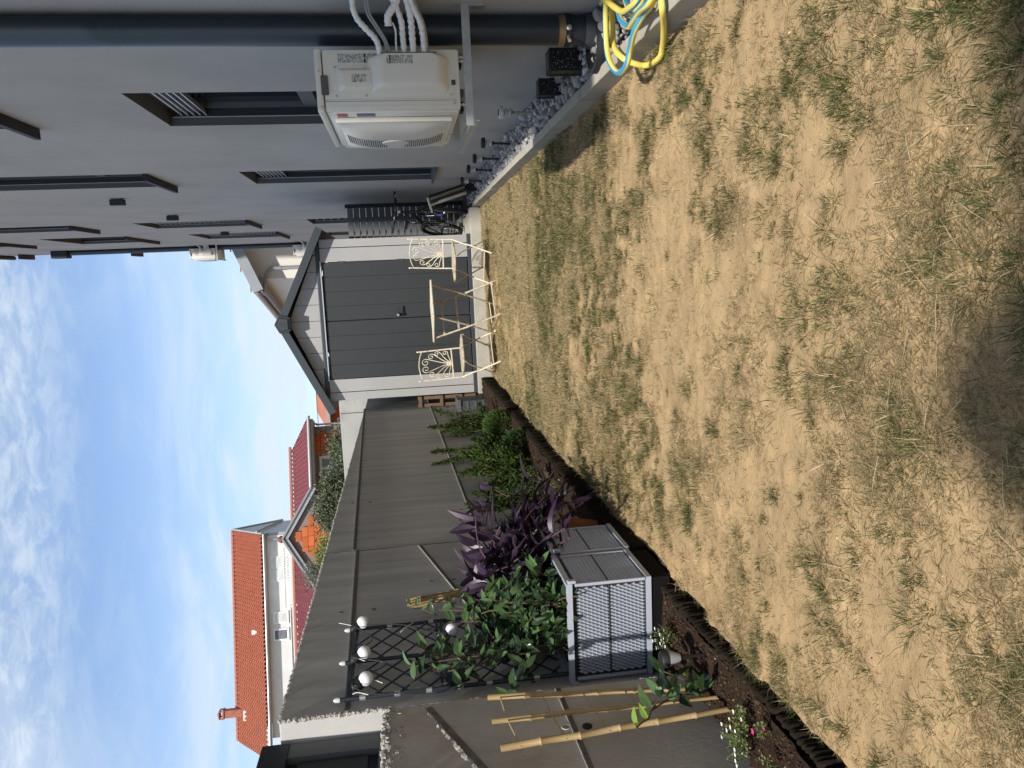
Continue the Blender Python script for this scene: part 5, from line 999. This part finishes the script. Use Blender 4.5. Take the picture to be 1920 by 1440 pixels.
# green tufts
nt_ = 3300; tpnt = lawn_pts(nt_, 1.05, 9.4, lambda x, y: np.clip(dens_green(x, y) + .05, 0, 1), 1.15); per = RNG.integers(8, 70, nt_); ti = np.repeat(np.arange(nt_), per); n = len(ti)
sz = (.45 + RNG.gamma(1.6, .28, nt_)).clip(.4, 1.9)[ti]; off = RNG.normal(size=(n, 2)) * (.0135 * sz)[:, None]; p = tpnt[ti] + off; ok = (p[:, 0] > lawn_edge(p[:, 1])) & (p[:, 0] < .845); p, off, ti, sz = p[ok], off[ok], ti[ok], sz[ok]; n = len(p)
an = np.arctan2(off[:, 1], off[:, 0]) + RNG.normal(size=n) * .7; P3 = np.column_stack([p, lawn_z(p[:, 0], p[:, 1]) - .002]); gcol = col_of(grn_pal, n, [.3, .26, .2, .14, .10]); drt = RNG.uniform(size=n) < .20; gcol[drt] = col_of(dry_pal, drt.sum())
blades('green_grass', P3, an, np.clip(RNG.normal(.75, .38, n), .05, 1.5), RNG.uniform(.017, .050, n) * sz, RNG.uniform(.0010, .0021, n) * (1 + far(p[:, 1]) * .5), gcol, .5)
# lone long straws
n = 900; p = lawn_pts(n, 1.1, 9, dens_dry); P3 = np.column_stack([p, lawn_z(p[:, 0], p[:, 1]) + .006]); blades('long_straws', P3, RNG.uniform(0, 6.28, n), RNG.uniform(1.2, 1.52, n), RNG.uniform(.05, .13, n), RNG.uniform(.0014, .0026, n), col_of(np.array([(.66, .56, .36), (.58, .47, .28)]), n), .1)
# little stones and clods
n = 2600; p = lawn_pts(n, 1.05, 9.5, lambda x, y: np.full(len(x), .9), 1.3); s_ = RNG.uniform(.0012, .0034, n) * np.where(RNG.uniform(size=n) < .06, 2.0, 1); c_ = np.where(RNG.uniform(size=(n, 1)) < .5, [[.58, .48, .33]], [[.30, .20, .10]]) * RNG.uniform(.75, 1.2, (n, 1)); c_[RNG.uniform(size=n) < .03] = [.09, .06, .04]
V, F, C_ = rocks(np.column_stack([p, lawn_z(p[:, 0], p[:, 1]) + s_ * .3]), s_, c_, (IV1, IF1)); bigmesh('pebbles', V, None, F, C_, 'pebble')

# ================================================================== HOUSES BEYOND THE WALL
class Frame:                                          # local frame of a rotated building: s along the front, d behind it, z up
    def __init__(s, P0, a, b): s.P = Vector(P0); s.a = Vector(a).normalized(); s.b = Vector(b).normalized()
    def __call__(s, u, d, z): return s.P + s.a * u + s.b * d + Vector((0, 0, z))
    def box(s, mb, u0, u1, d0, d1, z0, z1): return mb.add([s(u, d, z) for u in (u0, u1) for d in (d0, d1) for z in (z0, z1)], [(0, 1, 3, 2), (4, 6, 7, 5), (0, 4, 5, 1), (2, 3, 7, 6), (0, 2, 6, 4), (1, 5, 7, 3)])
def tile_roof(fr, u0, u1, dz0, dz1, per, rows, amp, k=6, trim=None):   # pantiles: waves across, a small step per course
    (d0, z0), (d1, z1) = dz0, dz1; nu = int(abs(u1 - u0) / per * k); mb = MB(); vs = []; fs = []; slope = math.hypot(d1 - d0, z1 - z0); nz, nd = (d1 - d0) / slope, -(z1 - z0) / slope
    for r in range(rows):
        for e, lift in ((0, .8 * amp), (1, 0)):
            t = (r + e) / rows
            for i in range(nu + 1):
                h = amp * (math.cos(2 * math.pi * i / k)) + lift; u = u0 + (u1 - u0) * i / nu; ux = trim(u, t) if trim else u; vs.append(fr(ux, d0 + (d1 - d0) * t + nd * h, z0 + (z1 - z0) * t + nz * h))
    for r in range(rows * 2 - 1):
        for i in range(nu): a = r * (nu + 1) + i; fs.append((a, a + 1, a + nu + 2, a + nu + 1))
    mb.add(vs, fs); return mb
WF = Frame((-17.0, 52.5, 0), (-.954, -.30, 0), (-.19, .98, 0))
wh_ = thing('white_house', 'big white house with long orange tiled roof and brick chimney beyond the wall', 'house', (-23, 54, -.16))
part('wall', WF.box(MB(), .1, 13.2, .05, 7.0, -.16, 11.30), 'white', wh_)
part('gable_wall', MB().prism([WF(-.10, -.3, 11.25), WF(-.10, 7.2, 11.25), WF(-.10, 3.5, 14.15)], WF.a * .25), 'fasc', wh_); part('gable_base', WF.box(MB(), -.09, .095, .1, 7.0, -.1, 11.245), 'fasc', wh_)
rf = part('roof', tile_roof(WF, -.1, 14.4, (-.45, 11.50), (3.5, 14.25), .28, 16, .075), 'tileO', wh_, kind=None)
part('roof_back', MB().add([WF(.12, 3.55, 14.25), WF(14.4, 3.55, 14.25), WF(14.4, 7.4, 11.5), WF(.12, 7.4, 11.5)], [(0, 1, 2, 3)]), 'tileO', rf)
rtm = MB().bevbox(-.2, .2, -.13, .13, -.05, .12, .05).mesh('ridge_tile', 'tileE')
for k in range(37): inst('ridge_tile', rtm, rf, WF(.08 + k * .39, 3.52, 14.27), Matrix.Rotation(math.atan2(-.30, -.954), 3, 'Z') @ Matrix.Rotation(R(3), 3, 'Y'))
part('verge', MB().bar(WF(-.14, -.5, 11.42), WF(-.14, 3.5, 14.2), .10, .22), 'fasc', rf); part('verge', MB().bar(WF(-.14, 3.5, 14.2), WF(-.14, 7.4, 11.4), .10, .22), 'fasc', rf)
part('eave_board', WF.box(MB(), -.1, 13.6, -.42, -.02, 11.30, 11.43), 'fasc', wh_); part('gutter', MB().tube([WF(-.1, -.52, 11.38), WF(13.6, -.52, 11.36)], .075, 8), 'gut', wh_); part('downpipe', MB().tube([WF(.35, -.1, 11.3), WF(.35, -.1, 4)], .06, 8), 'gut', wh_); part('gable_gutter', MB().tube([WF(-.25, -.2, 11.9), WF(-.2, 6.5, 11.3)], .07, 6), 'gut', wh_)
ch_ = part('chimney', WF.box(MB(), 12.10, 12.58, 2.9, 3.4, 13.5, 15.02), 'chim', wh_); part('chimney_cap', WF.box(MB(), 12.04, 12.64, 2.84, 3.46, 15.03, 15.12), 'chim', ch_); part('chimney_hood', MB().add([WF(12.04, 2.84, 15.35), WF(12.64, 2.84, 15.35), WF(12.64, 3.46, 15.35), WF(12.04, 3.46, 15.35), WF(12.34, 3.15, 15.55)], [(0, 1, 4), (1, 2, 4), (2, 3, 4), (3, 0, 4), (0, 3, 2, 1)]), 'chim', ch_)
for (u, d) in ((12.06, 2.86), (12.54, 2.86), (12.06, 3.36), (12.54, 3.36)): part('hood_pillar', WF.box(MB(), u, u + .08, d, d + .08, 15.121, 15.35), 'chim', ch_)
part('flashing', WF.box(MB(), 12.0, 12.68, 2.3, 3.0, 13.4, 13.62), 'white', ch_); part('roof_vent', WF.box(MB(), 6.35, 6.65, .55, .8, 12.2, 12.55), 'white', wh_)
for (u0, u1, zA, zB) in ((1.55, 2.33, 9.95, 11.08), (2.42, 3.16, 9.95, 11.08)):
    w_ = part('balcony_door', WF.box(MB(), u0 - .06, u1 + .06, .01, .049, zA, zB + .06), 'wpaint', wh_)
    part('shutter', WF.box(MB(), u0, u1, -.03, .0095, zA + .04, zB), 'white', w_, kind=None); sm_ = MB()
    for k in range(13): z_ = zA + .08 + k * .078; sm_.add([WF(u0 + .04, -.034, z_), WF(u1 - .04, -.034, z_), WF(u1 - .04, -.06, z_ - .03), WF(u0 + .04, -.06, z_ - .03)], [(0, 1, 2, 3)])
    part('shutter_slats', sm_, 'wpaint', w_, kind='stuff')
for (u0, u1, mt) in ((5.30, 5.86, 'white'), (6.40, 6.96, 'dgrey')):
    w_ = part('window', WF.box(MB(), u0 - .10, u1 + .10, -.02, .049, 10.05, 11.0), 'wpaint', wh_); part('shutter', WF.box(MB(), u0, u1, -.04, -.021, 10.15, 10.92), 'anth_l' if mt == 'dgrey' else 'white', w_); sm_ = MB()
    for k in range(9): z_ = 10.22 + k * .078; sm_.add([WF(u0 + .03, -.043, z_), WF(u1 - .03, -.043, z_), WF(u1 - .03, -.07, z_ - .03), WF(u0 + .03, -.07, z_ - .03)], [(0, 1, 2, 3)])
    part('shutter_slats', sm_, 'fasc' if mt == 'dgrey' else 'wpaint', w_, kind='stuff'); part('sill', WF.box(MB(), u0 - .14, u1 + .14, -.10, .04, 9.98, 10.045), 'wpaint', w_)
bal = part('balcony', WF.box(MB(), .8, 4.75, -1.4, .049, 9.42, 9.56), 'white', wh_); part('balcony_rail', WF.box(MB(), .8, 4.75, -1.4, -1.24, 9.94, 10.0), 'wpaint', bal); bm_ = MB().lathe([(.04, 0), (.035, .05), (.06, .14), (.03, .28), (.045, .37)], n=7).mesh('baluster', 'wpaint', smooth=True)
for k in range(24): inst('baluster', bm_, bal, WF(.9 + k * .162, -1.32, 9.565))
part('string_course', WF.box(MB(), 4.8, 13.2, -.03, .049, 9.85, 9.92), 'wpaint', wh_)
# the red block house with the gabled wing
BF = Frame((-4.64, 26, 0), (-.94, -.34, 0), (-.34, .94, 0))
bh = thing('block_house', 'unplastered red block house with wine red tiled roof and a grey gable', 'house', (-8, 27, -.16))
part('wall', BF.box(MB(), .16, 9.0, .20, 6.0, -.16, 4.30), 'joint', bh)
bme = {}
def block(u0, u1, z0, z1, d=.2, mat='brickm', off=0.0):
    key = (round(u1 - u0, 2), round(z1 - z0, 2), mat)
    if key not in bme: bme[key] = MB().box(-(u1 - u0) / 2, (u1 - u0) / 2, -.06, .06, -(z1 - z0) / 2, (z1 - z0) / 2).mesh('block', mat)
    inst('block', bme[key], bh, BF((u0 + u1) / 2, d - .03 - off, (z0 + z1) / 2), Matrix((BF.a, BF.b, Vector((0, 0, 1)))).transposed())
for r in range(7):
    z0 = 4.26 - .19 * (r + 1); e = .30 if r % 2 == 0 else .20
    block(.165, .165 + (.16 if r % 2 else .26), z0 + .006, z0 + .184, mat='blockg'); u = .165 + (.17 if r % 2 else .27)
    while u < 1.16:
        u2 = min(u + (.30 if (r + int(u * 7)) % 3 else .22), 1.165); 
        if u2 - u > .05: block(u + .005, u2 - .005, z0 + .006, z0 + .184)
        u = u2
    u = 2.05
    while u < 2.9: u2 = u + .30; block(u + .005, u2 - .005, z0 + .006, z0 + .184); u = u2
part('lintel_block', BF.box(MB(), 1.05, 2.12, .10, .20, 4.145, 4.28), 'blockg', bh)
wn2 = part('window', BF.box(BF.box(BF.box(BF.box(BF.box(MB(), 1.17, 1.26, .13, .2, 3.0, 4.13), 1.90, 1.99, .13, .2, 3.0, 4.13), 1.261, 1.899, .13, .2, 4.05, 4.129), 1.54, 1.63, .135, .2, 3.0, 4.049), 1.261, 1.899, .131, .2, 2.95, 3.03), 'wpaint', bh)
part('pane', BF.box(MB(), 1.27, 1.90, .17, .19, 3.0, 4.06), M('pale window glass', (.22, .25, .26), .12, spec=.7), wn2)
br = part('roof', tile_roof(BF, -.05, 3.2, (-.35, 4.40), (3.0, 5.44), .155, 12, .022, trim=lambda u, t: max(u, -.05 + .62 * t)), 'tileR', bh); part('roof', tile_roof(BF, 3.9, 8.8, (-.9, 4.25), (3.0, 5.46), .25, 12, .035), 'tileR', bh)
rt2 = MB().bevbox(-.16, .16, -.07, .07, -.03, .07, .03).mesh('ridge_tile', 'tileE')
for k in range(27): inst('ridge_tile', rt2, br, BF(.55 + k * .315, 3.0, 5.49), Matrix.Rotation(math.atan2(-.34, -.94), 3, 'Z'))
part('gutter', MB().tube([BF(-.12, -.42, 4.37), BF(2.6, -.42, 4.37)], .055, 8), 'gut', bh); part('soffit', BF.box(MB(), -.02, 3.0, -.38, .19, 4.24, 4.33), 'gut', bh); part('downpipe', MB().tube(catmull([BF(.05, -.38, 4.34), BF(.08, -.1, 4.25), BF(.10, .12, 4.12), BF(.10, .12, 3.9), BF(.10, .12, 1)], 4), .035, 8), 'gut', bh)
gw = part('gable_wall', MB().prism([BF(2.55, -1.0, -.16), BF(5.1, -1.0, -.16), BF(5.1, -1.0, 4.30), BF(3.82, -1.0, 5.0), BF(2.55, -1.0, 4.25)], BF.b * .3), 'blockg', bh)
for r in range(7):
    z0 = 4.80 - .19 * (r + 1); hw_ = min(1.0, .20 + .23 * r); u = 3.83 - hw_ + (.1 if r % 2 else 0)
    while u < 3.83 + hw_ - .1: u2 = min(u + .31, 3.83 + hw_); block(u + .005, u2 - .005, z0 + .006, z0 + .184, d=-1.0); u = u2
for (ua, za, ub, zb) in ((3.82, 5.16, 2.30, 4.24), (3.82, 5.16, 5.35, 4.24)):
    f_ = part('verge_board', MB().bar(BF(ua, -1.12, za - .06), BF(ub, -1.12, zb - .06), .05, .15), 'fasc', bh); part('verge_trim', MB().bar(BF(ua, -1.17, za + .03), BF(ub, -1.17, zb + .03), .06, .06), 'gut', f_); part('wing_roof', MB().add([BF(ua, -1.1, za + .08), BF(ub, -1.1, zb + .08), BF(ub, 2.8, zb + .08), BF(ua, 2.8, za + .08)], [(0, 1, 2, 3)]), 'tileR', bh)
part('ridge_knob', MB().lathe([(.09, -.06), (.12, 0), (.06, .10)], BF(3.82, -1.05, 5.24), 10), 'tileR', bh, True)
# another block house further back, in the gap beside the shed
AF = Frame((-4.3, 32, 0), (-.97, -.2, 0), (-.2, .97, 0)); an_ = thing('annex_house', 'further red block house with white windows seen in the gap beside the shed', 'house', (-5.3, 33, -.16))
part('wall', AF.box(MB(), -.3, 1.8, .1, 3, -.16, 4.35), 'brickm', an_)
part('roof', MB().add([AF(-.6, -.3, 4.42), AF(1.95, -.3, 4.30), AF(.9, 2.5, 5.1), AF(-.6, 2.5, 5.1)], [(0, 1, 2, 3)]), 'tileO', an_); part('gutter', MB().bar(AF(-.6, -.36, 4.40), AF(1.95, -.36, 4.28), .1, .12), 'fasc', an_)
for (u0, u1) in ((1.30, 1.72), (.1, .62)): w_ = part('window', AF.box(MB(), u0, u1, .04, .099, 3.2, 4.02), 'wpaint', an_); part('pane', AF.box(MB(), u0 + .08, u1 - .08, .02, .0395, 3.2, 3.92), 'glass', w_)
# cream house behind the shed
CF = Frame((.076, 14, 0), (-.265, .964, 0), (.964, .265, 0)); ch2 = thing('cream_house', 'cream rendered house with grey eaves and zinc downpipe behind the shed roof', 'house', (1.5, 15, -.16))
part('wall', MB().prism([CF(0, 0, -.16), CF(7, 0, -.16), CF(7, 5, -.16), CF(0, 5, -.16)], (0, 0, 3.60)), 'creamw', ch2)
part('gable_wall', MB().prism([CF(.001, 0, 3.43), CF(.001, 0, 3.56), CF(.001, 2.5, 4.70), CF(.001, 5, 3.56), CF(.001, 5, 3.43)], CF.a * .2), 'creamw', ch2)
part('eave_soffit', MB().prism([CF(-.2, -.22, 3.44), CF(7, -.22, 3.44), CF(7, -.004, 3.44), CF(-.2, -.004, 3.44)], (0, 0, .05)), 'fasc', ch2); part('eave_edge', MB().prism([CF(-.2, -.25, 3.40), CF(7, -.25, 3.40), CF(7, -.222, 3.40), CF(-.2, -.222, 3.40)], (0, 0, .11)), 'gut', ch2)
part('gutter', MB().tube([CF(-.25, -.30, 3.50), CF(7, -.30, 3.47)], .045, 8), 'gut', ch2)
part('roof', MB().add([CF(-.32, -.30, 3.55), CF(7, -.30, 3.55), CF(7, 2.5, 4.75), CF(-.32, 2.5, 4.75)], [(0, 1, 2, 3)]), 'tileO', ch2)
part('verge_board', MB().bar(CF(-.32, -.3, 3.46), CF(-.32, 2.5, 4.66), .05, .17), 'fasc', ch2)
vs_ = part('verge_soffit', MB().prism([CF(-.30, -.3, 3.40), CF(-.004, -.3, 3.40), CF(-.004, 2.5, 4.56), CF(-.30, 2.5, 4.56)], (0, 0, .03)), 'fasc', ch2)
vt = MB().bevbox(-.13, .13, -.012, .012, -.010, .010, .004).mesh('verge_tile', 'tileE')
for k in range(7): q = CF(-.315, -.18 + k * .36, 3.585 + k * .36 * .4286); inst('verge_tile', vt, ch2, q, orient(Vector((0, 0, 1)).cross(CF.b + Vector((0, 0, .43))), (0, 0, 1)))
part('downpipe', MB().tube(catmull([CF(-.15, -.28, 3.47), CF(-.14, -.22, 3.40), CF(-.10, .05, 3.36), CF(-.07, .16, 3.28), CF(-.06, .17, 3.0), CF(-.06, .17, 0)], 5), .034, 10), 'gut', ch2, True); part('pipe_bracket', MB().tube([CF(-.06, .17, 3.10), CF(-.06, .17, 3.14)], .04, 10), 'gut', ch2)
ch2.location = (2.895, 28.95, -1.285); ch2.scale = (1.93,) * 3
if 0: part('render_band', MB().prism([CF(-.008, .30, 2.2), CF(-.0005, .30, 2.2), CF(-.0005, 2.4, 2.2), CF(-.008, 2.4, 2.2)], (0, 0, .01)), 'creamw', ch2)
for k, z_ in enumerate((4.02, 3.72)):
    wv = solid('overhead_wire', MB().tube([(-9 + 12 * t, 33.5, z_ + 1.05 - .15 * math.sin(math.pi * t) + .10 * t) for t in [i / 12 for i in range(13)]], .012, 5), 'wire', ('upper thin black wire crossing the gap between shed and red block house', 'lower thin black wire crossing the gap between shed and red block house')[k], 'wire', 'overhead wires')
# olive bushes between wall and block house
def bush(name, label, c, r, n, h, leafL=.075, col=(.095, .115, .062), group=None):
    t = thing(name, label, 'bush', (c[0], c[1], -.16), group); rg = np.random.default_rng(int(abs(c[0]) * 1000)); nb = 46; bc = rg.normal(size=(nb, 3)); bc /= np.linalg.norm(bc, axis=1)[:, None]; bc = bc * rg.uniform(.45, 1.0, (nb, 1)) * [r[0], r[1], r[2]] + c
    st = MB()
    for q in bc[:14]: st.tube([(c[0], c[1], -.16), (c[0] * .6 + q[0] * .4, c[1] * .6 + q[1] * .4, c[2] - r[2] * .5), tuple(q)], [.05, .025, .006], 5)
    part('stem', st, 'stem', t); k = rg.integers(0, nb, n); pos = bc[k] + rg.normal(size=(n, 3)) * .12; d = rg.normal(size=(n, 3)) + [0, 0, .5]; d /= np.linalg.norm(d, axis=1)[:, None]; s_ = np.cross(d, rg.normal(size=(n, 3))); s_ /= np.linalg.norm(s_, axis=1)[:, None]; L = rg.uniform(.7, 1.4, (n, 1)) * leafL
    V = np.stack([pos, pos + d * L * .5 + s_ * L * .17, pos + d * L, pos + d * L * .5 - s_ * L * .17], 1).reshape(-1, 3); F4 = (np.arange(n) * 4)[:, None] + [0, 1, 2, 3]; cl = np.repeat(np.array(col) * rg.uniform(.5, 1.7, (n, 1)) * np.where(rg.uniform(size=(n, 1)) < .2, [1.5, 1.5, 1.7], [1, 1, 1]), 4, 0); bigmesh('foliage', V, F4, None, cl, 'olive', kind=None, parent=t)
bush('olive_bush', 'grey green olive bush with a loose top just left of the pale cross wall', (-3.95, 18, 2.42), (.50, .5, .50), 11000, 1, group='olive bushes behind the concrete wall')
bush('olive_bush', 'dense olive bush in front of the white window of the red block house', (-4.9, 18, 2.68), (.50, .5, .50), 14000, 1, group='olive bushes behind the concrete wall')
bush('olive_bush', 'tall olive bush in front of the grey block gable', (-5.42, 18, 2.95), (.40, .5, .52), 14000, 1, group='olive bushes behind the concrete wall')
bush('laurel_bush', 'yellow green narrow leaved bush left of the tall olive bush', (-6.35, 18, 3.02), (.28, .4, .28), 2200, 1, .13, (.16, .20, .05))
bush('olive_bush', 'small silvery olive bush at the left end below the wine red roof', (-6.9, 18, 3.40), (.36, .4, .36), 3200, 1, .05, (.13, .15, .11), group='olive bushes behind the concrete wall')
